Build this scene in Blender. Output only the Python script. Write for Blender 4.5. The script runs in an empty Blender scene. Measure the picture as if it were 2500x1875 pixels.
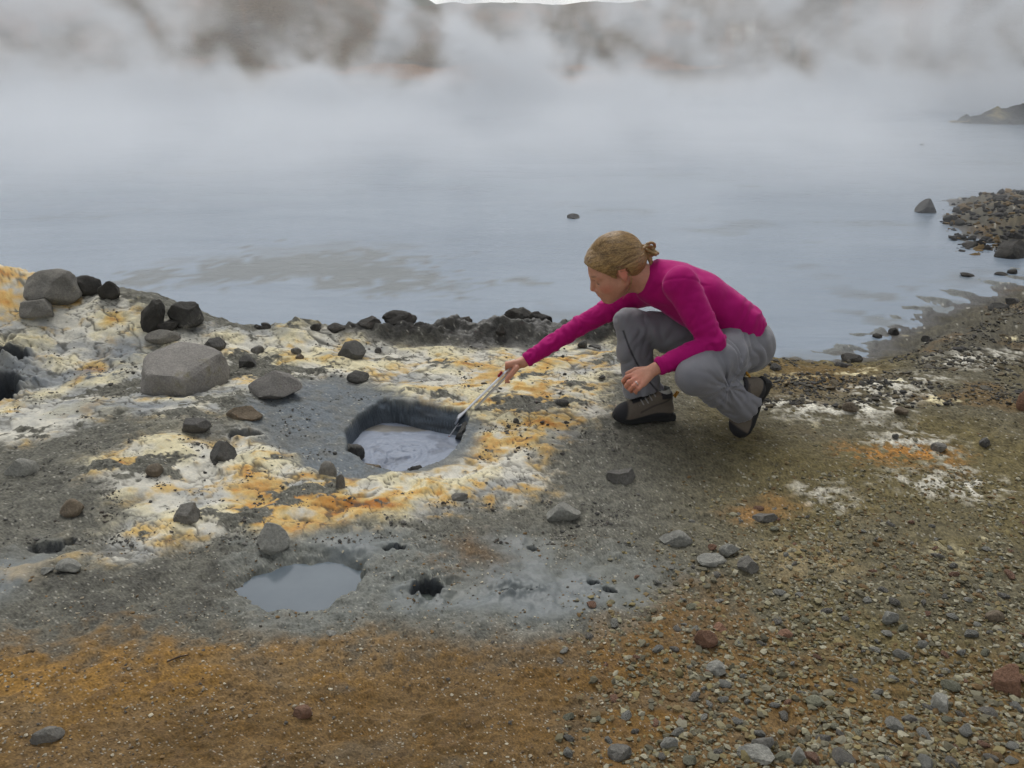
import bpy, math, random
import numpy as np
from mathutils import Vector, Matrix

# ------------------------------------------------------------------ camera, sky, sun, exposure
scene = bpy.context.scene
col = scene.collection
R = math.radians
CAM_H, PITCH, FPX = 1.42, R(21.15), 2165.0        # eye height, downward tilt, focal length in pixels of a 2500 px wide frame
cam_data = bpy.data.cameras.new('camera')
cam = bpy.data.objects.new('camera', cam_data)
col.objects.link(cam)
cam.location = (0, 0, CAM_H)
cam.rotation_euler = (R(90) - PITCH, 0, 0)
cam_data.sensor_width = 36
cam_data.lens = 36 * FPX / 2500
cam_data.clip_start, cam_data.clip_end = 0.05, 3000
scene.camera = cam

SUN_EL, SUN_AZ = 56, 350                            # degrees; azimuth clockwise from +Y (high over the lake, behind cloud)
world = bpy.data.worlds.new('World')
scene.world = world
world.use_nodes = True
wn, wl = world.node_tree.nodes, world.node_tree.links
sky = wn.new('ShaderNodeTexSky')
sky.sky_type = 'NISHITA'
sky.sun_disc = False
sky.sun_elevation, sky.sun_rotation = R(SUN_EL), R(SUN_AZ)
sky.air_density, sky.dust_density, sky.ozone_density = 1.0, 1.5, 1.0
hsv = wn.new('ShaderNodeHueSaturation')             # a closed cloud deck: the sky's colour goes nearly grey
hsv.inputs['Saturation'].default_value = 0.16
bg = wn['Background']
bg.inputs['Strength'].default_value = 0.14
wl.new(sky.outputs[0], hsv.inputs['Color'])
wl.new(hsv.outputs[0], bg.inputs['Color'])

sun_data = bpy.data.lights.new('sun', 'SUN')
sun_data.energy, sun_data.angle, sun_data.color = 1.4, R(35), (1.0, 0.97, 0.93)
sun = bpy.data.objects.new('sun', sun_data)
col.objects.link(sun)
sdir = Vector((math.sin(R(SUN_AZ)) * math.cos(R(SUN_EL)), math.cos(R(SUN_AZ)) * math.cos(R(SUN_EL)), math.sin(R(SUN_EL))))
sun.rotation_euler = sdir.to_track_quat('Z', 'Y').to_euler()

vs = scene.view_settings
vs.view_transform, vs.look, vs.gamma, vs.exposure = 'Standard', 'None', 1.0, 0.15
vs.use_curve_mapping = False
scene.render.engine = 'CYCLES'
cy = scene.cycles
cy.use_denoising = True
cy.max_bounces, cy.diffuse_bounces, cy.glossy_bounces, cy.transmission_bounces, cy.volume_bounces = 6, 2, 2, 2, 3
cy.volume_max_steps = 128
cy.volume_step_rate = 7.0
cy.use_adaptive_sampling = True
cy.adaptive_threshold, cy.adaptive_min_samples = 0.035, 16
cy.sample_clamp_indirect = 4.0

# ------------------------------------------------------------------ small maths
def ray(px, py):
    u, v = (px - 1250.0) / FPX, (937.5 - py) / FPX
    return u, math.cos(PITCH) + v * math.sin(PITCH), -math.sin(PITCH) + v * math.cos(PITCH)
def on_z(px, py, z=0.0):
    dx, dy, dz = ray(px, py)
    t = (z - CAM_H) / dz
    return dx * t, dy * t
def at_y(px, py, Y):
    dx, dy, dz = ray(px, py)
    t = Y / dy
    return np.array((dx * t, Y, CAM_H + dz * t))
def depth_of(p):
    return p[1] * math.cos(PITCH) + (CAM_H - p[2]) * math.sin(PITCH)

def lin(r, g, b):
    return np.array([((c / 255 + 0.055) / 1.055) ** 2.4 if c > 10 else c / 255 / 12.92 for c in (r, g, b)], np.float32)
def sstep(a, b, x):
    t = np.clip((x - a) / (b - a), 0, 1)
    return t * t * (3 - 2 * t)
def mix(a, b, t):
    return a + (b - a) * t

_ang = np.random.RandomState(5).rand(256) * 2 * np.pi
_GX, _GY = np.cos(_ang).astype(np.float32), np.sin(_ang).astype(np.float32)
_g3 = np.random.RandomState(6).normal(size=(256, 3)).astype(np.float32)
_g3 /= np.linalg.norm(_g3, axis=1)[:, None]
def _h(ix, iy, seed, iz=None):
    h = ix.astype(np.uint32) * np.uint32(374761393) + iy.astype(np.uint32) * np.uint32(668265263) + np.uint32((seed * 974711 + 12345) & 0xffffffff)
    if iz is not None:
        h = h + iz.astype(np.uint32) * np.uint32(2147483647 - 58)
    h = (h ^ (h >> np.uint32(13))) * np.uint32(1274126177)
    return h ^ (h >> np.uint32(16))
def perlin2(x, y, seed=0):
    x = np.asarray(x, np.float32); y = np.asarray(y, np.float32)
    fx0, fy0 = np.floor(x), np.floor(y)
    ix, iy = fx0.astype(np.int64), fy0.astype(np.int64)
    fx, fy = x - fx0, y - fy0
    ux, uy = fx * fx * fx * (fx * (fx * 6 - 15) + 10), fy * fy * fy * (fy * (fy * 6 - 15) + 10)
    def g(dx, dy):
        h = _h(ix + dx, iy + dy, seed) & np.uint32(255)
        return _GX[h] * (fx - dx) + _GY[h] * (fy - dy)
    a, b = g(0, 0), g(1, 0)
    c, d = g(0, 1), g(1, 1)
    return 1.5 * mix(mix(a, b, ux), mix(c, d, ux), uy)
def fbm(x, y, seed=0, octs=4, gain=0.5):
    s, a, f = 0, 1.0, 1.0
    for o in range(octs):
        s = s + a * perlin2(x * f + 17.3 * o, y * f - 9.1 * o, seed + o)
        a *= gain; f *= 2.07
    return s
def ridged(x, y, seed=0, octs=3):
    s, a, f = 0, 1.0, 1.0
    for o in range(octs):
        s = s + a * (1 - 2 * np.abs(perlin2(x * f + 7.7 * o, y * f + 3.1 * o, seed + o)))
        a *= 0.5; f *= 2.1
    return s
def perlin3(x, y, z, seed=0):
    x = np.asarray(x, np.float32); y = np.asarray(y, np.float32); z = np.asarray(z, np.float32)
    f0 = [np.floor(c) for c in (x, y, z)]
    ii = [c.astype(np.int64) for c in f0]
    fr = [x - f0[0], y - f0[1], z - f0[2]]
    u = [t * t * (3 - 2 * t) for t in fr]
    def g(dx, dy, dz):
        h = _h(ii[0] + dx, ii[1] + dy, seed, ii[2] + dz) & np.uint32(255)
        G = _g3[h]
        return G[..., 0] * (fr[0] - dx) + G[..., 1] * (fr[1] - dy) + G[..., 2] * (fr[2] - dz)
    r = []
    for dz in (0, 1):
        r.append(mix(mix(g(0, 0, dz), g(1, 0, dz), u[0]), mix(g(0, 1, dz), g(1, 1, dz), u[0]), u[1]))
    return 1.4 * mix(r[0], r[1], u[2])
def worley(x, y, seed=0):
    x = np.asarray(x, np.float32); y = np.asarray(y, np.float32)
    ix, iy = np.floor(x).astype(np.int64), np.floor(y).astype(np.int64)
    F1 = np.full(x.shape, 9, np.float32); F2 = F1.copy(); ID = np.zeros(x.shape, np.float32)
    for dx in (-1, 0, 1):
        for dy in (-1, 0, 1):
            h = _h(ix + dx, iy + dy, seed)
            qx = ix + dx + (h & np.uint32(1023)) / np.float32(1023)
            qy = iy + dy + ((h >> np.uint32(10)) & np.uint32(1023)) / np.float32(1023)
            d = np.hypot(qx - x, qy - y).astype(np.float32)
            near = d < F1
            F2 = np.where(near, F1, np.minimum(F2, d))
            ID = np.where(near, ((h >> np.uint32(20)) & np.uint32(1023)) / np.float32(1023), ID)
            F1 = np.where(near, d, F1)
    return F1, F2, ID
def sdpoly(x, y, P, reach=1.0):
    """distance to a closed outline, positive inside; capped at -reach outside"""
    P = np.asarray(P, float)
    out = np.full(x.shape, -reach, np.float32)
    lo, hi = P.min(0) - reach, P.max(0) + reach
    m = (x > lo[0]) & (x < hi[0]) & (y > lo[1]) & (y < hi[1])
    px, py = x[m].astype(np.float32), y[m].astype(np.float32)
    d2 = np.full(px.shape, 1e9, np.float32); ins = np.zeros(px.shape, bool)
    for i in range(len(P)):
        (ax, ay), (bx, by) = P[i], P[(i + 1) % len(P)]
        ex, ey = bx - ax, by - ay
        t = np.clip(((px - ax) * ex + (py - ay) * ey) / (ex * ex + ey * ey + 1e-12), 0, 1)
        d2 = np.minimum(d2, (px - ax - t * ex) ** 2 + (py - ay - t * ey) ** 2)
        c = (ay > py) != (by > py)
        if ey != 0:
            ins ^= c & (px < ax + (py - ay) / ey * ex)
    d = np.sqrt(d2)
    out[m] = np.maximum(np.where(ins, d, -d), -reach)
    return out

# ------------------------------------------------------------------ object helpers
def tag(o, label=None, cat=None, group=None, kind=None):
    for k, v in (('label', label), ('category', cat), ('group', group), ('kind', kind)):
        if v: o[k] = v
    return o
def mesh_np(name, V, Fq, smooth=True):
    """mesh from an (n,3) array and an (m,3|4) face array"""
    me = bpy.data.meshes.new(name)
    V = np.ascontiguousarray(V, np.float32); Fq = np.ascontiguousarray(Fq, np.int32)
    k = Fq.shape[1]
    me.vertices.add(len(V)); me.vertices.foreach_set('co', V.ravel())
    me.loops.add(Fq.size); me.loops.foreach_set('vertex_index', Fq.ravel())
    me.polygons.add(len(Fq)); me.polygons.foreach_set('loop_start', np.arange(0, Fq.size, k, dtype=np.int32))
    me.polygons.foreach_set('use_smooth', np.full(len(Fq), smooth, bool))
    me.update(calc_edges=True)
    return me
def color_attr(me, name, C):
    a = me.color_attributes.new(name, 'FLOAT_COLOR', 'POINT')
    n = len(me.vertices)
    buf = np.ones((n, 4), np.float32); buf[:, :3] = C
    a.data.foreach_set('color', buf.ravel())
def float_attr(me, name, A):
    a = me.attributes.new(name, 'FLOAT', 'POINT')
    a.data.foreach_set('value', np.ascontiguousarray(A, np.float32))
def link(name, me, mat=None, parent=None):
    o = bpy.data.objects.new(name, me)
    col.objects.link(o)
    if mat is not None:
        me.materials.clear(); me.materials.append(mat)
    if parent is not None: o.parent = parent
    return o
class Nodes:
    def __init__(self, name):
        self.mat = bpy.data.materials.new(name); self.mat.use_nodes = True
        self.nt = self.mat.node_tree; self.n = self.nt.nodes; self.l = self.nt.links
        self.bsdf = self.n['Principled BSDF']; self.out = self.n['Material Output']
    def new(self, t, **kw):
        nd = self.n.new(t)
        for k, v in kw.items():
            if k in nd.inputs and not hasattr(nd, k): self.put(nd, k, v)
            else: setattr(nd, k, v)
        return nd
    def put(self, nd, k, v):
        if isinstance(v, bpy.types.NodeSocket): self.l.new(v, nd.inputs[k])
        else: nd.inputs[k].default_value = v
    def math(self, op, a, b=None, c=None, clamp=False):
        nd = self.n.new('ShaderNodeMath'); nd.operation = op; nd.use_clamp = clamp
        for i, v in enumerate((a, b, c)):
            if v is not None: self.put(nd, i, v)
        return nd.outputs[0]
    def noise(self, vec, scale, detail=4, rough=0.55, dist=0.0):
        nd = self.n.new('ShaderNodeTexNoise')
        if vec is not None: self.l.new(vec, nd.inputs['Vector'])
        for k, v in (('Scale', scale), ('Detail', detail), ('Roughness', rough), ('Distortion', dist)): nd.inputs[k].default_value = v
        return nd.outputs['Fac']
    def remap(self, v, a, b, c=0.0, d=1.0, kind='LINEAR'):
        nd = self.n.new('ShaderNodeMapRange'); nd.interpolation_type = kind
        self.put(nd, 'Value', v)
        for k, q in (('From Min', a), ('From Max', b), ('To Min', c), ('To Max', d)): nd.inputs[k].default_value = q
        return nd.outputs[0]
    def mixc(self, f, a, b, mode='MIX'):
        nd = self.n.new('ShaderNodeMix'); nd.data_type = 'RGBA'; nd.blend_type = mode; nd.clamp_result = False
        self.put(nd, 0, f)
        for i, v in ((6, a), (7, b)):
            if isinstance(v, bpy.types.NodeSocket): self.l.new(v, nd.inputs[i])
            else: nd.inputs[i].default_value = (*[float(q) for q in v], 1.0)
        return nd.outputs[2]
    def attr(self, name):
        nd = self.n.new('ShaderNodeAttribute'); nd.attribute_name = name
        return nd
    def bump(self, h, strength, dist, normal=None):
        nd = self.n.new('ShaderNodeBump'); self.put(nd, 'Height', h)
        nd.inputs['Strength'].default_value = strength; nd.inputs['Distance'].default_value = dist
        if normal is not None: self.l.new(normal, nd.inputs['Normal'])
        return nd.outputs[0]
    def obj(self):
        return self.n.new('ShaderNodeTexCoord').outputs['Object']
    def set(self, **kw):
        for k, v in kw.items():
            k = k.replace('_', ' ')
            s = self.bsdf.inputs[k]
            if isinstance(v, bpy.types.NodeSocket): self.l.new(v, s)
            elif s.type == 'RGBA': s.default_value = (*[float(q) for q in v], 1.0)
            else: s.default_value = v
        return self.mat

# ------------------------------------------------------------------ the lie of the land
WATER_Z, MUD_Z, POOL_Z = -0.11, -0.085, -0.030
def bell(x, y, cx, cy, sx, sy):
    return np.exp(-((x - cx) / sx) ** 2 - ((y - cy) / sy) ** 2)
def broad(x, y):
    """the big forms: the bank on the left, the crust mounds along the shore"""
    z = 0.36 * bell(x, y, -2.95, 4.45, 1.0, 0.62) + 0.10 * bell(x, y, -1.9, 4.35, 0.45, 0.35)
    z = z + 0.075 * bell(x, y, -0.98, 4.30, 0.28, 0.16) + 0.05 * bell(x, y, -1.45, 4.2, 0.5, 0.25)
    z = z + 0.05 * bell(x, y, -1.35, 3.3, 0.7, 0.35) + 0.03 * bell(x, y, 2.6, 3.2, 1.2, 0.8)
    z = z - 0.05 * bell(x, y, -2.1, 3.55, 0.35, 0.3)
    return z
_T = np.linspace(1.2, 16, 3000)
def hit(px, py):
    dx, dy, dz = ray(px, py)
    below = (CAM_H + dz * _T) < broad(dx * _T, dy * _T)
    t = _T[np.argmax(below)] if below.any() else _T[-1]
    return dx * t, dy * t
def W(pts, z=None):
    return [hit(*p) if z is None else on_z(*p, z) for p in pts]

SHORE = [(-9, -3), (-9, 5.3), (-3.6, 5.0), (-2.7, 4.85), (-2.0, 4.7), (-1.5, 4.55), (-0.9, 4.48), (-0.4, 4.5), (0.1, 4.52), (0.5, 4.54), (0.9, 4.5), (1.15, 4.42)] + \
    W([(1880, 872), (1960, 880), (2060, 874), (2140, 858), (2190, 805), (2300, 760), (2400, 722), (2500, 692), (2640, 650)], WATER_Z) + [(6, 6.9), (12, 7.4), (12, -3)]
SPIT = W([(2640, 592), (2500, 602), (2390, 590), (2335, 562), (2300, 530), (2340, 505), (2300, 486), (2420, 480), (2500, 462), (2640, 440)], WATER_Z) + [(14, 17), (20, 17), (20, 7)]
POT = [on_z(*p) for p in [(866, 1085, MUD_Z), (905, 1045, MUD_Z), (960, 1032, MUD_Z), (1015, 1050, MUD_Z), (1070, 1060, MUD_Z), (1118, 1068, MUD_Z), (1128, 1085, -0.08), (1098, 1106, -0.03), (1056, 1126, -0.015), (990, 1138, -0.015), (930, 1142, -0.02), (890, 1138, -0.06), (872, 1128, -0.10), (860, 1106, MUD_Z)]]
POOL = W([(604, 1430), (632, 1410), (668, 1398), (700, 1386), (745, 1388), (790, 1383), (850, 1392), (879, 1407), (866, 1428), (830, 1462), (780, 1487), (735, 1494), (690, 1478), (655, 1462), (625, 1448)], POOL_Z)

def chaikin(P, n=2):
    P = np.array(P, float)
    for _ in range(n):
        Q = np.roll(P, -1, 0)
        P = np.stack([0.75 * P + 0.25 * Q, 0.25 * P + 0.75 * Q], 1).reshape(-1, 2)
    return P
POT, POOL = chaikin(POT), chaikin(POOL, 1)
REG = {k: W(v) for k, v in dict(
    crust=[(-120, 590), (60, 640), (160, 690), (300, 738), (380, 785), (560, 792), (860, 812), (1050, 850), (1300, 850), (1500, 835), (1560, 880), (1480, 930), (1470, 1010), (1400, 1060), (1310, 1110), (1340, 1190), (1200, 1230), (1080, 1250), (930, 1270), (760, 1310), (560, 1310), (420, 1340), (250, 1385), (200, 1360), (290, 1290), (330, 1230), (200, 1180), (240, 1110), (420, 1050), (300, 1010), (100, 1070), (0, 1090), (-150, 1100)],
    gravel_left=[(-100, 1130), (60, 1090), (260, 1040), (420, 1020), (560, 1000), (600, 1040), (520, 1070), (330, 1075), (210, 1120), (200, 1190), (280, 1210), (330, 1240), (280, 1290), (190, 1360), (-100, 1400)],
    gravel_low=[(-100, 1390), (200, 1395), (400, 1350), (560, 1320), (760, 1310), (900, 1280), (620, 1400), (600, 1460), (520, 1540), (350, 1560), (200, 1570), (-100, 1560)],
    gravel_mid=[(480, 880), (700, 960), (820, 930), (860, 905), (800, 880), (660, 870), (560, 850)],
    blue_ring=[(640, 960), (800, 920), (960, 960), (1000, 985), (1120, 1010), (1180, 1050), (1155, 1085), (1105, 1118), (1040, 1145), (920, 1165), (820, 1170), (760, 1120), (640, 1080), (600, 1020)],
    blue_left=[(-100, 850), (200, 845), (420, 850), (380, 900), (250, 930), (100, 960), (-100, 970)],
    grey_streaks=[(60, 950), (340, 930), (560, 960), (700, 990), (600, 1060), (420, 1040), (150, 1090)],
    orange_low=[(560, 1140), (700, 1110), (800, 1160), (900, 1190), (1100, 1190), (1290, 1200), (1150, 1235), (960, 1265), (760, 1310), (600, 1310), (540, 1260), (480, 1200)],
    orange_mid=[(1060, 985), (1200, 960), (1350, 960), (1460, 985), (1440, 1050), (1300, 1100), (1180, 1130), (1110, 1120), (1180, 1060)],
    orange_up=[(1150, 870), (1350, 850), (1490, 880), (1440, 930), (1250, 950), (1120, 940)],
    orange_bank=[(-150, 600), (120, 690), (210, 760), (150, 790), (-150, 760)],
    tan_flat=[(-100, 1395), (110, 1330), (130, 1380), (20, 1450), (-100, 1500)],
    mud_flat=[(560, 1330), (700, 1305), (960, 1300), (1150, 1340), (1250, 1310), (1380, 1360), (1500, 1330), (1640, 1390), (1700, 1405), (1580, 1440), (1540, 1500), (1420, 1500), (1330, 1570), (1100, 1530), (900, 1520), (760, 1540), (640, 1540), (560, 1500), (590, 1420)],
    mud_smooth=[(1200, 1320), (1310, 1310), (1350, 1400), (1440, 1385), (1560, 1420), (1560, 1470), (1420, 1490), (1300, 1510), (1130, 1510), (980, 1490), (960, 1440), (1180, 1420), (1250, 1390)],
    mud_upper=[(770, 1320), (900, 1310), (960, 1335), (900, 1360), (790, 1365)],
    rusty_mid=[(1110, 1340), (1180, 1320), (1240, 1370), (1210, 1410), (1130, 1390)],
    rust=[(-900, 1700), (100, 1585), (260, 1560), (480, 1565), (700, 1545), (860, 1590), (1060, 1560), (1300, 1575), (1500, 1530), (1620, 1450), (1720, 1440), (1900, 1560), (2150, 1640), (2350, 1620), (2700, 1600), (2700, 2100), (-900, 2100)],
    rust_bright=[(-700, 1720), (150, 1590), (500, 1575), (900, 1600), (950, 1640), (600, 1690), (350, 1740), (50, 1790), (-700, 1850)],
    rust_dark=[(-50, 1800), (200, 1760), (420, 1720), (820, 1660), (1100, 1640), (1320, 1680), (1320, 1960), (-50, 1960)],
    white_a=[(1840, 990), (1930, 985), (2060, 1000), (2130, 985), (2240, 975), (2150, 1030), (2040, 1020), (1980, 1025), (1890, 1005)],
    white_b=[(2060, 955), (2130, 935), (2200, 930), (2290, 935), (2200, 965), (2100, 975)],
    white_c=[(2180, 1175), (2300, 1160), (2370, 1150), (2420, 1180), (2380, 1205), (2250, 1195)],
    white_d=[(2130, 1065), (2200, 1060), (2300, 1075), (2290, 1100), (2180, 1085)],
    white_e=[(2290, 880), (2380, 870), (2480, 855), (2400, 900), (2300, 895)],
    white_f=[(1980, 1200), (2050, 1200), (2040, 1215), (1990, 1215)],
    orange_right=[(2060, 1095), (2180, 1085), (2320, 1095), (2330, 1140), (2230, 1130), (2100, 1120)],
    orange_rust=[(1790, 1240), (1900, 1225), (1880, 1250), (1810, 1260)],
    tan_right=[(1880, 880), (2100, 890), (2080, 960), (1900, 960)],
    dark_shore=[(800, 800), (1000, 780), (1500, 760), (1560, 830), (1320, 850), (1060, 845), (880, 820)],
    wet_flat=[(1060, 815), (1500, 800), (1420, 845), (1250, 852), (1080, 845)],
    pale_olive=[(1850, 1360), (2050, 1330), (2080, 1400), (1900, 1420)],
).items()}
TONE = {k: lin(*v) for k, v in dict(
    olive=(99, 90, 59), grey=(94, 92, 82), darkgrey=(68, 67, 62), rust=(112, 85, 43), rust_b=(142, 108, 52), rust_d=(86, 69, 41),
    mud=(108, 112, 107), mud_b=(95, 104, 110), blue=(92, 102, 112), white=(208, 205, 192), cream=(212, 202, 164), yellow=(204, 172, 100),
    orange=(188, 130, 58), deep=(150, 84, 26), black=(50, 49, 47), tan=(170, 150, 110), slate=(120, 128, 136), soil=(98, 98, 91), redbrown=(98, 77, 50)).items()}

def surface(x, y, colour=False):
    """height (and colour, roughness, grain) of the ground at world points"""
    x = np.asarray(x, np.float32); y = np.asarray(y, np.float32)
    n1, n2, n3 = fbm(x * 1.3, y * 1.3, 1, 3), fbm(x * 5, y * 5, 11, 4), fbm(x * 19, y * 19, 21, 4)
    wx, wy = x + 0.05 * n2, y + 0.05 * fbm(x * 5 + 40, y * 5, 15, 3)
    def m(k, soft=0.05, rag=0.03):
        P = REG[k]
        d = sdpoly(wx, wy, P, 0.6)
        return sstep(-soft, soft, d + rag * n3)
    sh = np.maximum(sdpoly(x, y, SHORE, 3.0), sdpoly(x, y, SPIT, 3.0)) + 0.05 * n2 + 0.02 * n3
    right = sstep(0.9, 1.7, x)
    z_in = broad(x, y) + 0.018 * n1 + 0.005 * n2
    rise = sstep(0.0, mix(0.16, 0.5, right), sh)
    z = mix(WATER_Z, 0, rise) + z_in * sstep(0, 0.3, sh)
    shelf = mix(-0.6 * sstep(0, 0.7, -sh), -0.035 * sstep(0, 0.8, -sh) - 0.55 * sstep(0.5, 1.6, -sh), right * sstep(8.0, 7.0, y))
    z = np.where(sh < 0, WATER_Z + shelf, z) + np.where(sh < 0, 0.012 * n2 * right * sstep(-1.2, 0, sh), 0)
    spit = sstep(0.05, 1.2, sdpoly(x, y, SPIT, 3.0))
    z = z + spit * (0.09 + 0.06 * n1 + 0.07 * np.abs(n2) + 0.03 * n3)

    crust = m('crust', 0.09, 0.06)
    gl, gw, gm = m('gravel_left'), m('gravel_low'), m('gravel_mid', 0.1)
    crust = crust * (1 - 0.78 * gl) * (1 - gw)
    streak = m('grey_streaks', 0.1)
    ring = m('blue_ring', 0.05, 0.02)
    dark_shore = m('dark_shore', 0.06)
    # where grit lies over the crust
    plate = crust * (1 - ring) * (1 - dark_shore)
    bare = fbm(x * 2.2, y * 3.4, 31, 5, 0.66) + 0.42 * fbm(x * 9, y * 13, 35, 3)
    thr = 0.60 - 0.50 * gm - 0.30 * streak + 0.06 * m('orange_low')
    cover = sstep(-0.22, 0.22, bare - thr)
    speck = n3 * 0.55 + 0.45 * perlin2(x * 48, y * 62, 33) + 0.25 * perlin2(x * 90, y * 110, 37)
    crust = plate * sstep(0.12, -0.12, cover - 0.5 + 0.75 * speck)
    F1, F2, ID = worley(x * 7 + 0.9 * n2, y * 9.5 + 1.2 * x + 0.9 * fbm(x * 5, y * 5, 16, 2), 3)
    G1, G2, GD = worley(x * 22 + 0.9 * n2, y * 26 - 0.9 * n2 + 0.3 * n3, 4)
    cw = 0.5 + 0.9 * sstep(-0.3, 0.5, perlin2(x * 6, y * 6, 76))
    crack = np.maximum(sstep(0.11 * cw, 0.02, F2 - F1) * sstep(-0.25, 0.1, perlin2(x * 2.3, y * 2.3, 77) + 0.15), 0.8 * sstep(0.16 * cw, 0.03, G2 - G1) * sstep(-0.05, 0.25, perlin2(x * 3.1, y * 3.1, 78)))
    fold = ridged(x * 3.2 + 0.35 * n2, y * 5.2 + 1.1 * x, 41, 3)
    z = z + plate * (0.004 + 0.009 * fold + 0.006 * n2 + 0.0012 * n3 - 0.005 * crack + 0.005 * (ID - 0.5))
    lumps = sstep(0.25, 0.8, perlin2(x * 2.4, y * 2.4, 52))
    z = z + (1 - crust) * sstep(0.1, 0.4, sh) * (0.008 * lumps * n2 + 0.004 * n3)

    # stones and grains in the loose ground
    mud = m('mud_flat', 0.08, 0.05) * (1 - 0.65 * m('rusty_mid'))
    smooth = np.maximum(m('mud_smooth', 0.06, 0.03), m('mud_upper', 0.06))
    smooth = np.maximum(smooth, m('tan_flat', 0.1))
    loose = np.clip(1 - crust - 0.9 * smooth - 0.3 * mud - 0.5 * ring, 0, 1)
    z = z + loose * sstep(0.05, 0.25, sh) * (0.005 * (0.6 - G1) + 0.003 * perlin2(x * 55, y * 55, 61))
    z = z + smooth * 0.004 * n2 + mud * (1 - smooth) * 0.004 * n3

    # dark lava ridge between the crust and the lake
    rid = sstep(0.16, 0.02, np.abs(y - (4.36 + 0.03 * np.sin(3 * x)))) * sstep(-1.05, -0.55, x) * sstep(1.15, 0.8, x)
    z = z + rid * (0.055 + 0.04 * np.abs(perlin2(x * 5, y * 5, 57)) + 0.045 * np.abs(n2) + 0.014 * n3)

    # mud pot, water pool and vents
    dp = sdpoly(x, y, POT, 0.6)
    lip = 0.05 + 0.03 * n2
    nw = fbm(x * 7, y * 7, 58, 2)
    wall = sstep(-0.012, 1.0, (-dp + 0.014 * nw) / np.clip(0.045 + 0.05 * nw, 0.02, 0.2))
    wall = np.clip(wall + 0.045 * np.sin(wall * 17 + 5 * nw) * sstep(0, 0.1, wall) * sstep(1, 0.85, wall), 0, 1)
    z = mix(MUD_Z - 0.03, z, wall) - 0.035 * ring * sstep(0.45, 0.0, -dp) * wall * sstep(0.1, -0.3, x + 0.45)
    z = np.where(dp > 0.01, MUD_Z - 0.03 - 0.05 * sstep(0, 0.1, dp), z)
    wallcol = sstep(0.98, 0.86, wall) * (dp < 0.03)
    dq = sdpoly(x + 0.022 * n2, y + 0.022 * fbm(x * 6, y * 6, 59, 3), POOL, 0.5)
    z = mix(POOL_Z - 0.012, z - 0.006 * sstep(0.12, 0, -dq), sstep(0.0, 1.0, (-dq + 0.008 * n3) / (0.03 + 0.05 * sstep(-0.5, 0.2, perlin2(x * 3, y * 3, 5)))))
    z = np.where(dq > 0.0, POOL_Z - 0.012 - 0.06 * sstep(0, 0.12, dq), z)
    holes = np.zeros_like(x)
    for (px, py, rx, ry, dep, up) in VENTS:
        cx, cy = hit(px, py)
        d = np.hypot((x - cx) / rx, (y - cy) / ry) + (0.30 * n3 + 0.28 * n2) * min(1.0, 0.035 / rx) + 0.1 * n1
        z = z + up * bell(x, y, cx, cy + 0.5 * ry, 1.7 * rx, 1.9 * ry) * (1 + 1.6 * np.clip(n3, -0.6, 1))
        inside = sstep(1.0, 0.72, d)
        z = z - dep * inside
        holes = np.maximum(holes, sstep(1.10, 0.95, d) * min(1.0, dep / 0.04))
    if not colour:
        return z

    T = TONE
    def lay(C, t, c):
        return C + (c - C) * t[:, None]
    C = np.empty((len(x), 3), np.float32); C[:] = T['olive']
    C = lay(C, sstep(-0.1, 0.5, n1) * 0.5, T['grey'])
    C = lay(C, sstep(1.0, 0.3, x) * 0.9, T['soil'])
    C = lay(C, m('tan_right', 0.2) * 0.6, T['rust'])
    C = lay(C, sstep(3.3, 4.2, y) * sstep(1.6, 2.3, x) * 0.7, T['darkgrey'])
    C = lay(C, m('pale_olive', 0.1) * 0.4, T['tan'])
    C = lay(C, np.maximum(gl, gw) * 0.85, mix(T['soil'], T['grey'], 0.5))
    C = lay(C, gw * sstep(0, 0.4, n2) * 0.5, T['darkgrey'])
    rust = m('rust', 0.12, 0.08)
    C = lay(C, rust * (0.80 + 0.2 * sstep(-0.3, 0.3, n2)) * mix(1.0, 0.72, sstep(0.6, 1.2, x)), T['rust'])
    C = lay(C, m('rust_bright', 0.12, 0.06) * 0.85 * sstep(-0.7, 0.3, n2), T['rust_b'])
    C = lay(C, m('rust_dark', 0.15, 0.1) * sstep(-0.35, 0.4, n2 + 0.5 * n3) * 0.8, T['rust_d'])
    C = lay(C, rust * sstep(0.25, 0.6, n2 * 0.6 + n3 * 0.7) * 0.6, T['redbrown'])
    C = lay(C, rust * sstep(0.2, 0.7, fbm(x * 3, y * 7, 90, 4)) * 0.30, T['grey'])
    C = lay(C, mud * (0.75 + 0.25 * n2), T['mud'])
    C = lay(C, mud * sstep(0.0, 0.5, n2 + 0.4 * n3) * (1 - smooth) * 0.55, T['grey'])
    C = lay(C, m('rusty_mid', 0.1, 0.08) * 0.8, T['redbrown'])
    C = lay(C, smooth * 0.85, T['mud'])
    C = lay(C, smooth * sstep(-0.2, 0.5, n1 + 0.3 * n2) * 0.5, T['mud_b'])
    C = lay(C, m('tan_flat', 0.12) * sstep(-0.2, 0.4, n2) * 0.7, T['tan'])
    C = lay(C, rust * sstep(0.7, 1.3, x) * 0.45, T['rust_d'])
    sand = sstep(0.35, 0.75, fbm(x * 2.2, y * 2.2, 66, 4)) * (1 - rust) * (1 - mud) * right * 0.5
    C = lay(C, sand, T['rust'])
    # mineral crust
    K = np.empty_like(C); K[:] = T['white']
    K = lay(K, sstep(-0.25, 0.5, n2 + 0.4 * n1) * 0.85, T['cream'])
    K = lay(K, sstep(0.05, 0.6, fbm(x * 3.2, y * 3.2, 95, 4)) * 0.55, T['slate'])
    ora = 0.9 * m('orange_low', 0.1, 0.06) + 0.75 * m('orange_mid', 0.1, 0.06) + 0.5 * m('orange_up', 0.1) + 0.75 * m('orange_bank', 0.1)
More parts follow.
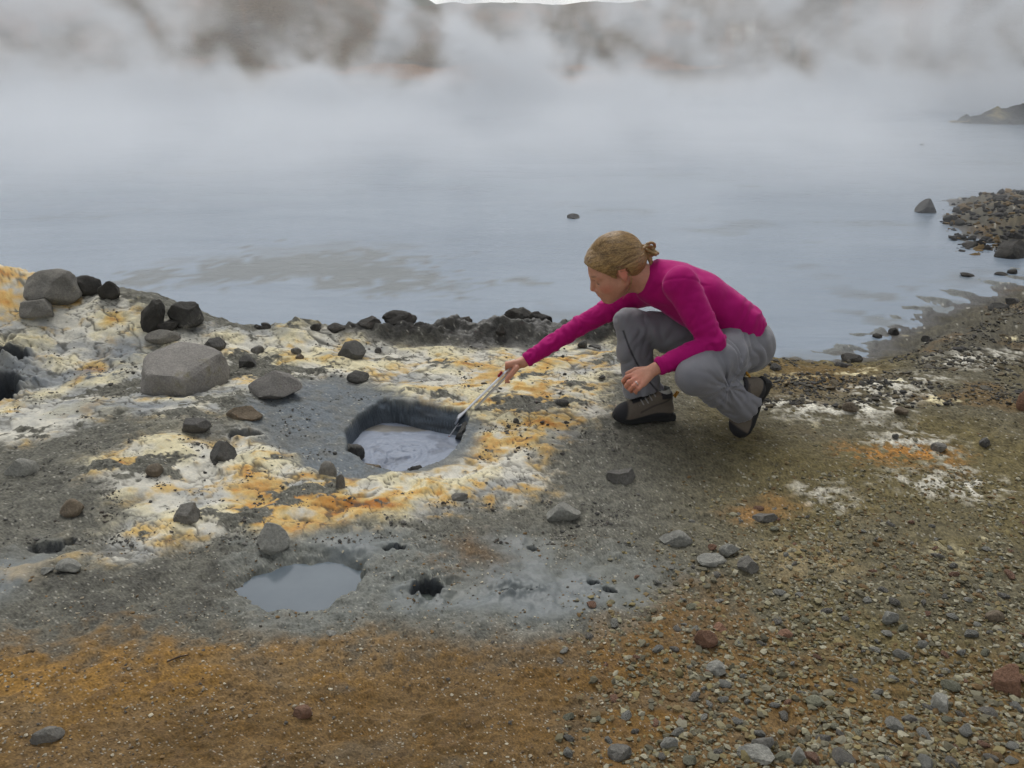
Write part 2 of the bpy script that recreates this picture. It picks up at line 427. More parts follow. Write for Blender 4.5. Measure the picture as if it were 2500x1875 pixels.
    on = fbm(x * 4.5, y * 6.5, 71, 5, 0.6)
    K = lay(K, sstep(0.10, 0.85, on * 0.9 + ora * 0.9 + 0.2 * n3) * 0.9, T['yellow'])
    K = lay(K, sstep(0.0, 0.75, on * 0.7 + ora * 0.55 - 0.30 + 0.35 * n3) * np.clip(ora + 0.10, 0, 1) * 0.85, T['orange'])
    K = lay(K, sstep(0.2, 0.6, on + ora * 0.5 - 0.75) * 0.6, T['deep'])
    K = lay(K, np.maximum(streak * 0.6, m('blue_left', 0.12) * 0.8) * sstep(-0.35, 0.25, fbm(x * 3, y * 8, 72, 4)), T['slate'])
    K = K * (0.90 + 0.10 * sstep(-0.4, 0.3, n2))[:, None]
    K = lay(K, crack * 0.8, T['darkgrey'])
    hair_ = sstep(0.10, 0.0, np.abs(perlin2(x * 15 + n2, y * 21 + n3, 79))) * sstep(-0.1, 0.3, perlin2(x * 3, y * 3, 80))
    K = lay(K, hair_ * 0.45, T['grey'])
    ck = crust
    C = lay(C, ck * 0.97, K)
    # white and orange mineral stains on the gravel
    sp = n3 * 0.8 + 0.5 * perlin2(x * 50, y * 50, 34) + 0.4 * n2
    for k in ('white_a', 'white_b', 'white_c', 'white_d', 'white_e', 'white_f'):
        C = lay(C, m(k, 0.10, 0.05) * sstep(-0.05, 0.3, sp + 0.12), T['white'] * 0.9)
    C = lay(C, sstep(0.62, 0.8, fbm(x * 2.1, y * 2.8, 44, 4)) * sstep(-0.05, 0.4, sp) * right * sstep(2.0, 2.4, y) * 0.9, T['cream'])
    C = lay(C, m('orange_right', 0.12, 0.06) * sstep(-0.1, 0.35, -sp + 0.1) * 0.85, T['orange'])
    C = lay(C, m('orange_rust', 0.1) * 0.6, T['orange'] * 0.8)
    # grey mud round the pot, black shore
    C = lay(C, ring * (1 - wallcol) * (0.62 + 0.35 * sstep(-0.5, 0.3, n2 - 0.4 * n3)), mix(T['blue'], T['mud'], 0.30))
    C = lay(C, ring * sstep(0.1, 0.5, n3) * 0.35, T['grey'])
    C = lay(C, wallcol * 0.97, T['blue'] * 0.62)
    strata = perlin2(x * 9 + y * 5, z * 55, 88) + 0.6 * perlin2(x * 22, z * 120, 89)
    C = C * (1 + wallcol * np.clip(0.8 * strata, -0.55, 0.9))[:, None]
    C = lay(C, m('blue_left', 0.1) * (1 - ck) * 0.7, T['blue'])
    C = lay(C, np.maximum(dark_shore * sstep(-0.5, 0.3, n2 + 0.35 + 0.3 * n3), rid) * 0.95, T['black'])
    wetflat = m('wet_flat', 0.07, 0.05)
    C = lay(C, wetflat * 0.8, T['darkgrey'])
    C = lay(C, sstep(0.22, 0.0, sh) * right * 0.85, T['black'] * 1.1)
    C = lay(C, sstep(0.02, -0.1, sh) * right * sstep(7.5, 6.0, y), T['mud'] * 0.62)
    C = lay(C, spit * sstep(-0.9, 0.1, n2), T['black'])
    C = lay(C, spit * sstep(0.3, 0.6, n2 + 0.3 * n1) * 0.6, T['yellow'] * 0.7)
    C = lay(C, holes * 0.92, mix(T['black'], T['blue'] * 0.5, 0.5))
    # grain: every point its own tone, scattered pale flecks
    rs = np.random.RandomState(3)
    g = rs.normal(0, 1, len(x)).astype(np.float32)
    lum = 1 + (0.16 * loose + 0.07) * g + 0.22 * loose * np.clip(n3, -1, 1) + 0.18 * loose * (GD - 0.5)
    lum = mix(lum, 1 + 0.02 * g, np.clip(np.maximum.reduce([smooth * 0.9, ck * 0.7, wallcol, holes]), 0, 1))
    fl = (rs.rand(len(x)) < 0.012) & (loose > 0.4) & (wallcol < 0.05) & (holes < 0.05)
    C = C * np.clip(lum, 0.35, 1.8)[:, None]
    C[fl] = C[fl] * 0.3 + T['white'] * 0.5
    wet = np.clip(np.maximum.reduce([wetflat * 0.9, wallcol * 0.6, sstep(0.15, 0.0, sh) * 0.8, smooth * 0.85, mud * 0.45, ring * 0.35]), 0, 1)
    return z, np.clip(C, 0.004, 0.9), wet, loose

VENTS = [  # px, py, half width m, half depth m, depth, rim swell
    (1042, 1446, 0.046, 0.044, 0.055, 0.012), (1240, 1452, 0.022, 0.016, 0.05, 0.030), (1300, 1450, 0.016, 0.008, 0.03, 0.020),
    (1448, 1432, 0.022, 0.016, 0.05, 0.004), (1488, 1446, 0.020, 0.014, 0.05, 0.004), (968, 1342, 0.034, 0.014, 0.05, 0.006),
    (1298, 1337, 0.014, 0.008, 0.03, 0.0), (118, 1335, 0.050, 0.032, 0.03, 0.0), (168, 1325, 0.02, 0.02, 0.03, 0.0),
    (-14, 960, 0.11, 0.13, 0.16, 0.02), (14, 872, 0.10, 0.05, 0.06, 0.01), (600, 1062, 0.055, 0.03, 0.03, 0.01), (75, 1600, 0.012, 0.01, 0.03, 0.0)]

# fan-shaped sheet: fine where the camera looks, coarse all round
az_f = np.radians(np.linspace(-46, 46, 960))
az_c = np.radians(np.linspace(49, 311, 84))
AZ = np.concatenate([az_f, az_c])
inv = np.linspace(1 / 1.2, 1 / 3.05, 450)[:-1]
rr = np.concatenate([np.linspace(0.05, 1.1, 12), 1 / inv, np.linspace(3.05, 4.75, 290)[:-1], 1 / np.linspace(1 / 4.75, 1 / 18, 110), [22, 30]])
AA, RR = np.meshgrid(AZ, rr)
gx, gy = (np.sin(AA) * RR).ravel(), (np.cos(AA) * RR).ravel()
gz, gC, gwet, gloose = surface(gx, gy, True)
gz = np.where(RR.ravel() > 14, mix(gz, -0.75, sstep(14, 18, RR.ravel())), gz)
nr, nc = RR.shape
idx = np.arange(nr * nc).reshape(nr, nc)
q = np.stack([idx[:-1], np.roll(idx, -1, 1)[:-1], np.roll(idx, -1, 1)[1:], idx[1:]], -1).reshape(-1, 4)[:, ::-1]
GZ = gz.reshape(nr, nc)[:, :len(az_f)]
def heights(x, y):
    """height of the ground sheet under world points in front of the camera"""
    a, r = np.arctan2(x, y), np.hypot(x, y)
    u = np.clip(np.interp(a, az_f, np.arange(len(az_f))), 0, len(az_f) - 1.001)
    v = np.clip(np.interp(r, rr, np.arange(nr)), 0, nr - 1.001)
    i, j = v.astype(int), u.astype(int)
    p, s = v - i, u - j
    return (GZ[i, j] * (1 - s) + GZ[i, j + 1] * s) * (1 - p) + (GZ[i + 1, j] * (1 - s) + GZ[i + 1, j + 1] * s) * p
def height(x, y):
    return float(heights(np.array([x]), np.array([y]))[0])
me = mesh_np('ground', np.stack([gx, gy, gz], 1), q)
color_attr(me, 'tone', gC); float_attr(me, 'wet', gwet); float_attr(me, 'loose', gloose)

N = Nodes('ground_minerals')
oc = N.obj()
fine = N.noise(oc, 130, 5, 0.65)
mid = N.noise(oc, 28, 4, 0.6)
t = N.attr('tone').outputs['Color']
wet = N.attr('wet').outputs['Fac']
loose = N.attr('loose').outputs['Fac']
tint = N.mixc(N.remap(loose, 0, 1, 0.45, 1.0), t, N.mixc(N.remap(fine, 0.3, 0.7), (0.72, 0.72, 0.74), (1.25, 1.24, 1.2)), 'MULTIPLY')
tint = N.mixc(0.6, tint, N.mixc(N.remap(mid, 0.3, 0.7), (0.85, 0.86, 0.88), (1.12, 1.1, 1.05)), 'MULTIPLY')
vor = N.new('ShaderNodeTexVoronoi'); N.put(vor, 'Vector', oc); vor.inputs['Scale'].default_value = 150
grain = N.math('MULTIPLY', N.math('SUBTRACT', 1.0, vor.outputs['Distance']), loose)
hgt = N.math('ADD', N.math('MULTIPLY', grain, 0.5), N.math('ADD', fine, N.math('MULTIPLY', mid, 0.8)))
bmp = N.n.new('ShaderNodeBump'); N.put(bmp, 'Height', hgt); N.put(bmp, 'Strength', N.remap(loose, 0, 1, 0.20, 0.50)); bmp.inputs['Distance'].default_value = 0.006
N.set(Base_Color=tint, Roughness=N.remap(wet, 0, 1, 0.92, 0.34), Normal=bmp.outputs[0])
N.bsdf.inputs['Specular IOR Level'].default_value = 0.35
ground = tag(link('ground', me, N.mat), 'cracked mineral crust, grey mud and rusty gravel around the mud pots', 'ground', kind='structure')

# ------------------------------------------------------------------ lake, far shore, hills
def fan(az0, az1, na, radii):
    a = np.radians(np.linspace(az0, az1, na))
    A, Rr = np.meshgrid(a, radii)
    x, y = (np.sin(A) * Rr).ravel(), (np.cos(A) * Rr).ravel()
    i = np.arange(x.size).reshape(A.shape)
    return x, y, np.stack([i[:-1, :-1], i[1:, :-1], i[1:, 1:], i[:-1, 1:]], -1).reshape(-1, 4)

x, y, q = fan(-64, 64, 240, 1 / np.linspace(1 / 3.9, 1 / 62, 150))
lake_me = mesh_np('water', np.stack([x, y, np.full_like(x, WATER_Z)], 1), q)
n1, n2, n3 = fbm(x * 0.9, y * 0.9, 201, 4), fbm(x * 3, y * 3, 205, 4), fbm(x * 0.35, y * 0.7, 209, 4)
SCUM = W([(200, 700), (420, 660), (640, 605), (860, 600), (1010, 625), (1150, 690), (1250, 680), (1150, 715), (850, 725), (700, 690), (480, 690), (300, 715)], WATER_Z)
swirl = fbm(x * 1.4 + 0.9 * n1, y * 2.2 + 0.9 * n2, 213, 4)
scum = sstep(-0.12, 0.20, sdpoly(x + 0.25 * n2, y + 0.3 * n1, SCUM, 1.0) + 0.55 * swirl - 0.08)
scum = np.maximum(scum, 0.45 * sstep(0.35, 0.75, n3 + 0.3 * n2) * sstep(15, 9, y))
scum = np.maximum(scum, 0.9 * sstep(0.25, 0.6, n2 + 0.6 * n1) * sstep(0.8, 0.1, np.abs(np.hypot(x - 2.6, y - 5.1) - 0.2)) * (x > 1.3) * (y < 6.5))
float_attr(lake_me, 'scum', scum)
N = Nodes('milky_water')
oc = N.obj()
mp = N.new('ShaderNodeMapping'); N.put(mp, 'Vector', oc); mp.inputs['Scale'].default_value = (0.55, 1.6, 1)
rip = N.math('ADD', N.noise(mp.outputs[0], 7, 4, 0.6, 0.4), N.math('MULTIPLY', N.noise(mp.outputs[0], 1.3, 3, 0.5, 0.6), 1.5))
milk = N.mixc(N.remap(N.noise(mp.outputs[0], 0.5, 5, 0.6, 0.8), 0.35, 0.7), lin(117, 130, 143), lin(132, 144, 156))
wc = N.mixc(N.math('MULTIPLY', N.attr('scum').outputs['Fac'], 0.85), milk, lin(96, 100, 96))
N.set(Base_Color=wc, Roughness=0.22, Normal=N.bump(rip, 0.24, 0.03))
N.bsdf.inputs['IOR'].default_value = 1.33
tag(link('water', lake_me, N.mat), 'milky blue grey hot lake with drifting scum', 'lake', kind='structure')

def far_height(x, y):
    r = np.hypot(x, y)
    n1, n2 = fbm(x * 0.05, y * 0.05, 301, 4), fbm(x * 0.25, y * 0.25, 305, 4)
    front = 25.5 + 3.0 * n1 + 0.03 * x
    s = y - front
    z = np.where(s < 0, -0.7 + 0.55 * sstep(-3, 0, s), -0.15 + 0.25 * sstep(0, 2, s) + 2.75 * sstep(0, 24, s) + 0.6 * sstep(20, 120, s))
    z = z + sstep(0, 12, s) * (0.35 * n1 + 0.25 * n2 + 0.3 * ridged(x * 0.09, y * 0.09, 311, 3))
    z = z + sstep(3, 26, s) * sstep(2, 20, x - 0.15 * (y - 30)) * (3.2 + 0.05 * np.clip(y - 30, 0, 60))
    z = z + sstep(1, 12, s) * sstep(12, 20, x) * 1.8
    # low headland running in from the right
    hx, hy = x - 8.0, y - (18.3 + 0.12 * (x - 8) + 0.5 * n1)
    hl = (0.75 * sstep(-1.5, 3.0, hx) + 0.25 * sstep(-3.6, -0.5, hx)) * sstep(1.7, 0.1, np.abs(hy))
    z = np.maximum(z, -0.6 + hl * (0.66 + 0.20 * sstep(0, 3.5, hx) + 0.10 * n2 + 0.20 * np.abs(fbm(x * 2.2, y * 2.2, 320, 4))))
    z = z + sstep(4, 30, s) * sstep(-5.5, -11, x) * 2.2
    side = sstep(24, 40, np.abs(x)) * (y < 30)
    return np.maximum(z, -0.7 + side * (1.5 + n1))
rad = np.concatenate([np.linspace(13, 16, 8), np.linspace(16.2, 34, 110), np.geomspace(34.3, 400, 45), [700, 1500, 2500]])
x, y, q = fan(-60, 60, 420, rad)
z = far_height(x, y)
me = mesh_np('hills', np.stack([x, y, z], 1), q[:, ::-1])
n1, n2, n3 = fbm(x * 0.12, y * 0.12, 331, 4), fbm(x * 0.5, y * 0.5, 335, 4), fbm(x * 2, y * 2, 339, 3)
C = np.empty((len(x), 3), np.float32); C[:] = lin(106, 92, 70)
for t, c in ((sstep(-0.1, 0.4, n1), (84, 76, 62)), (sstep(0.15, 0.5, n2), (122, 96, 66)), (sstep(0.3, 0.6, n1 + 0.5 * n2), (134, 98, 64)),
             (sstep(0.45, 0.7, n2 + 0.3 * n3) * sstep(4, 12, x), (176, 168, 150)), (sstep(0.4, 0.55, -n1 + 0.4 * n2), (70, 66, 50)),
             (sstep(50, 80, y) * 0.8, (78, 82, 60))):
    C = C + (lin(*c) - C) * t[:, None]
hd = (y < 22) & (z > -0.2)
C[hd] = C[hd] * 0 + lin(44, 42, 32) + (lin(140, 124, 76) - lin(44, 42, 32)) * sstep(0.1, 0.7, n3[hd] + 0.5 * n2[hd])[:, None]
color_attr(me, 'tone', C)
N = Nodes('hillside')
f = N.noise(N.obj(), 6, 5, 0.65)
N.set(Base_Color=N.mixc(1.0, N.attr('tone').outputs['Color'], N.mixc(N.remap(f, 0.3, 0.7), (0.7, 0.7, 0.7), (1.25, 1.25, 1.25)), 'MULTIPLY'), Roughness=0.95, Normal=N.bump(f, 0.8, 0.25))
tag(link('hills', me, N.mat), 'bare brown hills beyond the lake, half hidden in steam', 'hills', kind='structure')

# wide base sheet out to the horizon, behind and beside everything
a = np.radians(np.linspace(0, 360, 97))[:-1]
rb = np.array([12, 20, 40, 100, 400, 2500.0])
A, Q = np.meshgrid(a, rb)
i = np.arange(A.size).reshape(A.shape)
bx, by = (np.sin(A) * Q).ravel(), (np.cos(A) * Q).ravel()
me = mesh_np('terrain', np.stack([bx, by, np.full(bx.size, -0.95)], 1), np.stack([i[:-1], np.roll(i, -1, 1)[:-1], np.roll(i, -1, 1)[1:], i[1:]], -1).reshape(-1, 4)[:, ::-1])
N = Nodes('plain'); N.set(Base_Color=N.mixc(N.noise(N.obj(), 0.2, 5), lin(90, 84, 66), lin(120, 104, 78)), Roughness=0.95)
tag(link('terrain', me, N.mat), 'flat brown plain around the lake', 'terrain', kind='structure')

# ------------------------------------------------------------------ mud and water in the pots
def pot_sheet(name, P, z, grow, rip, n=80, m_=24):
    P = np.array(P); c = P.mean(0)
    per = np.concatenate([P, P[:1]])
    L = np.concatenate([[0], np.cumsum(np.hypot(*np.diff(per, axis=0).T))])
    s = np.linspace(0, L[-1], n + 1)[:-1]
    edge = np.stack([np.interp(s, L, per[:, k]) for k in (0, 1)], 1)
    d = edge - c
    edge = c + d * (1 + grow / np.linalg.norm(d, axis=1)[:, None])
    fr = np.linspace(0.002, 1, m_)
    V = c + fr[:, None, None] * (edge - c)[None]
    x, y = V[..., 0].ravel(), V[..., 1].ravel()
    i = np.arange(x.size).reshape(m_, n)
    q = np.stack([i[:-1], np.roll(i, -1, 1)[:-1], np.roll(i, -1, 1)[1:], i[1:]], -1).reshape(-1, 4)[:, ::-1]
    return mesh_np(name, np.stack([x, y, z + rip(x, y)], 1), q), x, y
def mud_ripple(x, y):
    cx, cy = on_z(972, 1112, MUD_Z)
    n2 = fbm(x * 9, y * 9, 401, 4)
    d = np.hypot(x - cx, (y - cy) * 0.95) + 0.022 * n2
    z = 0.0048 * np.sin(d * 125 + 2 * n2) * np.exp(-d / 0.10) - 0.007 * bell(x, y, cx, cy, 0.03, 0.022) + 0.006 * bell(x, y, cx + 0.03, cy - 0.022, 0.035, 0.018)
    d2 = np.hypot(x - cx - 0.09, y - cy + 0.05)
    return z + 0.0016 * n2 + 0.0012 * ridged(x * 16 + 2 * n2, y * 22, 405, 3) + 0.0014 * np.sin(d2 * 120) * np.exp(-d2 / 0.07)
me, x, y = pot_sheet('mud_pool', POT, MUD_Z, 0.05, mud_ripple, 200, 80)
n2 = fbm(x * 9, y * 9, 411, 4)
C = np.empty((len(x), 3), np.float32); C[:] = lin(130, 139, 154)
C = C + (lin(104, 112, 126) - C) * sstep(0.1, 0.6, n2)[:, None]
cx, cy = on_z(925, 1046, MUD_Z)
C = C + (lin(112, 108, 98) - C) * (sstep(0.2, 0.5, 1.1 * bell(x, y, cx, cy, 0.10, 0.03) + 0.9 * bell(x, y, cx + 0.17, cy - 0.01, 0.07, 0.03) + 0.25 * n2) * 0.85)[:, None]
sw = np.abs(perlin2(np.hypot(x - on_z(972, 1112, MUD_Z)[0], y - on_z(972, 1112, MUD_Z)[1]) * 26 + 1.6 * n2, np.arctan2(y - on_z(972, 1112, MUD_Z)[1], x - on_z(972, 1112, MUD_Z)[0]) * 1.2 + n2, 415))
C = C * (1 - 0.08 * sstep(0.12, 0.0, sw))[:, None]
color_attr(me, 'tone', C)
N = Nodes('bubbling_mud')
f = N.noise(N.obj(), 60, 3, 0.5, 0.6)
N.set(Base_Color=N.attr('tone').outputs['Color'], Roughness=0.48, Normal=N.bump(f, 0.10, 0.004))
N.bsdf.inputs['Specular IOR Level'].default_value = 0.3
tag(link('mud_pool', me, N.mat), 'blue grey bubbling mud with rings inside the large pot', 'mud pool', kind='structure')
me, x, y = pot_sheet('water_pool', POOL, POOL_Z, 0.06, lambda x, y: 0 * x)
N = Nodes('cloudy_pool_water')
N.set(Base_Color=N.mixc(N.noise(N.obj(), 8, 3), lin(82, 92, 100), lin(104, 114, 120)), Roughness=0.12, Normal=N.bump(N.noise(N.obj(), 25, 2), 0.03, 0.004))
tag(link('water_pool', me, N.mat), 'small cloudy grey water pool in the mud flat', 'water pool', kind='structure')
vx, vy = hit(1042, 1450)
def vent_rip(x, y):
    return 0.008 * bell(x, y, vx - 0.006, vy + 0.0, 0.018, 0.016) + 0.006 * bell(x, y, vx + 0.014, vy - 0.014, 0.016, 0.014) + 0.002 * fbm(x * 40, y * 40, 421, 2)
me, x, y = pot_sheet('vent_mud', [(vx + 0.05 * math.cos(k), vy + 0.05 * math.sin(k)) for k in np.linspace(0, 6.28, 17)[:-1]], -0.034, 0.0, vent_rip)
N = Nodes('vent_mud'); N.set(Base_Color=lin(104, 112, 106), Roughness=0.3)
tag(link('vent_mud', me, N.mat), 'wet grey green mud swelling inside the ragged vent hole', 'mud pool', kind='structure')

STEAM_PLUME, STEAM_LAYER, STEAM_THIN = 0.66, 0.46, 0.006
# ------------------------------------------------------------------ steam over the lake
bx0, bx1, by0, by1, bz0, bz1 = -26, 26, 5.2, 42, WATER_Z + 0.004, 8.0
V = np.array([(x, y, z) for z in (bz0, bz1) for x, y in ((bx0, by0), (bx1, by0), (bx1, by1), (bx0, by1))])
me = mesh_np('steam', V, np.array([(3, 2, 1, 0), (4, 5, 6, 7), (0, 1, 5, 4), (1, 2, 6, 5), (2, 3, 7, 6), (3, 0, 4, 7)]), False)
N = Nodes('steam')
N.n.remove(N.bsdf)
pv = N.n.new('ShaderNodeVolumePrincipled')
pv.inputs['Color'].default_value = (0.965, 0.982, 0.999, 1)
pv.inputs['Density'].default_value = 1.0
pv.inputs['Anisotropy'].default_value = 0.2
N.l.new(pv.outputs[0], N.out.inputs['Volume'])
steam_mat = N.mat
steam = tag(link('steam', me, steam_mat), 'white steam drifting off the hot lake', 'steam', kind='stuff')
class Fields(Nodes):
    def __init__(self, tree):
        self.nt = tree; self.n = tree.nodes; self.l = tree.links
tree = bpy.data.node_groups.new('steam_cloud', 'GeometryNodeTree')
tree.interface.new_socket('Geometry', in_out='INPUT', socket_type='NodeSocketGeometry')
tree.interface.new_socket('Geometry', in_out='OUTPUT', socket_type='NodeSocketGeometry')
N = Fields(tree)
pos = N.n.new('GeometryNodeInputPosition').outputs[0]
sep = N.n.new('ShaderNodeSeparateXYZ'); N.l.new(pos, sep.inputs[0])
sx, sy, sz = sep.outputs
rot = N.n.new('ShaderNodeVectorRotate'); rot.rotation_type = 'Y_AXIS'; N.l.new(pos, rot.inputs['Vector']); rot.inputs['Angle'].default_value = R(30)
scl = N.n.new('ShaderNodeVectorMath'); scl.operation = 'MULTIPLY'; N.l.new(rot.outputs[0], scl.inputs[0]); scl.inputs[1].default_value = (1.0, 0.45, 0.8)
big = N.noise(scl.outputs[0], 0.46, 7, 0.62, 1.1)
wide = N.noise(pos, 0.085, 2, 0.5, 0.0)
puff = N.remap(N.math('ADD', big, N.math('MULTIPLY', N.math('SUBTRACT', wide, 0.5), 0.35)), 0.475, 0.64, 0, 1, 'SMOOTHSTEP')
slab = N.math('MULTIPLY', N.remap(sy, 17.0, 22.0, 0, 1, 'SMOOTHSTEP'), N.remap(sy, 29.0, 25.0, 0, 1, 'SMOOTHSTEP'))
clear = N.math('MULTIPLY', N.remap(sx, 2.5, 8.0, 0, 0.93, 'SMOOTHSTEP'), N.remap(sy, 21.0, 18.5, 0, 1, 'SMOOTHSTEP'))
open_ = N.math('SUBTRACT', 1.0, clear)
plume = N.math('MULTIPLY', N.math('MULTIPLY', N.math('MULTIPLY', puff, slab), open_), N.remap(sz, 1.0, 8.0, 1.0, 0.6))
top = N.remap(big, 0.34, 0.66, 0.30, 1.5)               # the mist layer swells under the plumes
low = N.remap(N.math('DIVIDE', sz, top), 0.1, 1.0, 1.0, 0.0, 'SMOOTHSTEP')
ry = N.remap(sy, 5.3, 16.0, 0.0, 1.0, 'SMOOTHSTEP')
drift = N.remap(N.noise(pos, 0.33, 4, 0.55, 0.8), 0.36, 0.66, 0.25, 1.7)
layer = N.math('MULTIPLY', N.math('MULTIPLY', N.math('MULTIPLY', low, ry), drift), N.remap(sy, 31.0, 25.0, 0, 1, 'SMOOTHSTEP'))
dens = N.math('ADD', N.math('MULTIPLY', plume, STEAM_PLUME), N.math('MULTIPLY', N.math('MULTIPLY', layer, open_), STEAM_LAYER))
dens = N.math('ADD', dens, N.math('MULTIPLY', ry, STEAM_THIN))
vc = N.n.new('GeometryNodeVolumeCube')
N.l.new(dens, vc.inputs['Density'])
vc.inputs['Min'].default_value = (bx0, by0, bz0); vc.inputs['Max'].default_value = (bx1, by1, bz1)
for k, v in (('Resolution X', 260), ('Resolution Y', 120), ('Resolution Z', 64)): vc.inputs[k].default_value = v
sm_ = N.n.new('GeometryNodeSetMaterial'); sm_.inputs['Material'].default_value = steam_mat
N.l.new(vc.outputs[0], sm_.inputs[0])
go = N.n.new('NodeGroupOutput'); N.l.new(sm_.outputs[0], go.inputs[0])
md = steam.modifiers.new('steam', 'NODES'); md.node_group = tree

# ------------------------------------------------------------------ solids from distance fields (for the figure)
def unit(v):
    v = np.asarray(v, float); return v / np.linalg.norm(v)
class Field:
    def __init__(s, lo, hi, h):
        s.lo, s.h = np.array(lo, float), h
        s.n = np.ceil((np.array(hi) - s.lo) / h).astype(int) + 1
        s.f = np.full(s.n, 0.06, np.float32)
    def win(s, lo, hi):
        a = np.clip(np.floor((np.array(lo) - s.lo) / s.h).astype(int), 0, s.n - 1)
        b = np.clip(np.ceil((np.array(hi) - s.lo) / s.h).astype(int) + 1, 1, s.n)
        sl = tuple(slice(i, j) for i, j in zip(a, b))
        g = [(s.lo[k] + s.h * np.arange(a[k], b[k])).astype(np.float32).reshape([-1 if q == k else 1 for q in range(3)]) for k in range(3)]
        return sl, g
    def put(s, d, k, sl, op='add'):
        a = s.f[sl]
        if op == 'add':
            h = np.clip(k - np.abs(a - d), 0, None) / k if k > 0 else 0
            s.f[sl] = np.minimum(a, d) - h * h * k / 4
        else:
            d = -d
            h = np.clip(k - np.abs(a - d), 0, None) / k if k > 0 else 0
            s.f[sl] = np.maximum(a, d) + h * h * k / 4
    def cone(s, a, b, ra, rb, k=0.01, flat=None, fs=1.0, cut=None, op='add', bulge=0.0):
        a, b = np.array(a, float), np.array(b, float)
        m = max(ra, rb) * max(fs, 1) + 0.05
        sl, (X, Y, Z) = s.win(np.minimum(a, b) - m, np.maximum(a, b) + m)
        e = b - a; L2 = max(float(e @ e), 1e-9)
        t = np.clip(((X - a[0]) * e[0] + (Y - a[1]) * e[1] + (Z - a[2]) * e[2]) / L2, 0, 1)
        qx, qy, qz = X - a[0] - t * e[0], Y - a[1] - t * e[1], Z - a[2] - t * e[2]
        d2 = qx * qx + qy * qy + qz * qz
        if flat is not None:
            w = unit(flat)
            qn = qx * w[0] + qy * w[1] + qz * w[2]
            d2 = d2 + qn * qn * (1 / fs ** 2 - 1)
        d = np.sqrt(np.maximum(d2, 0)) - (ra + (rb - ra) * t + bulge * 4 * t * (1 - t))
        for c in (cut or []):
            p, nn = np.array(c[0], float), unit(c[1])
            d = np.maximum(d, (X - p[0]) * nn[0] + (Y - p[1]) * nn[1] + (Z - p[2]) * nn[2])
        s.put(d.astype(np.float32), k, sl, op)
    def ball(s, c, r, A=None, k=0.01, op='add'):
        """ellipsoid with half sizes r along the rows of A"""
        c, r = np.array(c, float), np.array(r if np.ndim(r) else (r, r, r), float)
        A = np.eye(3) if A is None else np.array(A)
        m = r.max() + 0.04
        sl, (X, Y, Z) = s.win(c - m, c + m)
        p = [A[i][0] * (X - c[0]) + A[i][1] * (Y - c[1]) + A[i][2] * (Z - c[2]) for i in range(3)]
        k0 = np.sqrt(sum((p[i] / r[i]) ** 2 for i in range(3)))
        k1 = np.sqrt(sum((p[i] / r[i] ** 2) ** 2 for i in range(3))) + 1e-6
        s.put((k0 * (k0 - 1) / k1).astype(np.float32), k, sl, op)
    def band(s, w):
        I = np.argwhere(np.abs(s.f) < w)
        P = (s.lo + s.h * I).astype(np.float32)
        return tuple(I.T), P
    def clip(s, p, n, lo, hi, k=0.003):
        sl, (X, Y, Z) = s.win(lo, hi)
        p, n = np.array(p, float), unit(n)
        d = (X - p[0]) * n[0] + (Y - p[1]) * n[1] + (Z - p[2]) * n[2]
        s.f[sl] = np.maximum(s.f[sl], d.astype(np.float32))
    def mesh(s, name):
        f = s.f; ins = f < 0
        nx, ny, nz = f.shape
        c = np.zeros((nx - 1, ny - 1, nz - 1), np.uint8)
        for dx in (0, 1):
            for dy in (0, 1):
                for dz in (0, 1):
                    c += ins[dx:nx - 1 + dx, dy:ny - 1 + dy, dz:nz - 1 + dz]
        cell = np.argwhere((c > 0) & (c < 8))
        num = np.full(c.shape, -1, np.int32); num[tuple(cell.T)] = np.arange(len(cell))
        acc = np.zeros((len(cell), 3)); cnt = np.zeros(len(cell))
        cor = [(i, j, k) for i in (0, 1) for j in (0, 1) for k in (0, 1)]
        val = {o: f[cell[:, 0] + o[0], cell[:, 1] + o[1], cell[:, 2] + o[2]] for o in cor}
        for o in cor:
            for ax in range(3):
                if o[ax] == 0:
                    p = list(o); p[ax] = 1; p = tuple(p)
                    va, vb = val[o], val[p]
                    sgn = (va < 0) != (vb < 0)
                    t = np.where(sgn, va / np.where(sgn, va - vb, 1), 0)
                    for q in range(3):
                        acc[:, q] += np.where(sgn, o[q] + (t if q == ax else 0), 0)
                    cnt += sgn
        V = s.lo + s.h * (cell + acc / cnt[:, None])
        quads = []
        for ax in range(3):
            b, d = [(1, 2), (2, 0), (0, 1)][ax]
            sl0 = [slice(None)] * 3; sl1 = [slice(None)] * 3
            sl0[ax] = slice(0, -1); sl1[ax] = slice(1, None)
            E = np.argwhere(ins[tuple(sl0)] != ins[tuple(sl1)])
            E = E[(E[:, b] > 0) & (E[:, d] > 0) & (E[:, b] < f.shape[b] - 1) & (E[:, d] < f.shape[d] - 1)]
            pos = ins[tuple(E.T)]
            def at(ob, od):
                I = E.copy(); I[:, b] += ob; I[:, d] += od
                return num[tuple(I.T)]
            Q = np.stack([at(-1, -1), at(0, -1), at(0, 0), at(-1, 0)], 1)
            Q[~pos] = Q[~pos][:, ::-1]
            quads.append(Q)
        Q = np.concatenate(quads); Q = Q[(Q >= 0).all(1)]
        me = mesh_np(name, V, Q)
        return me, V
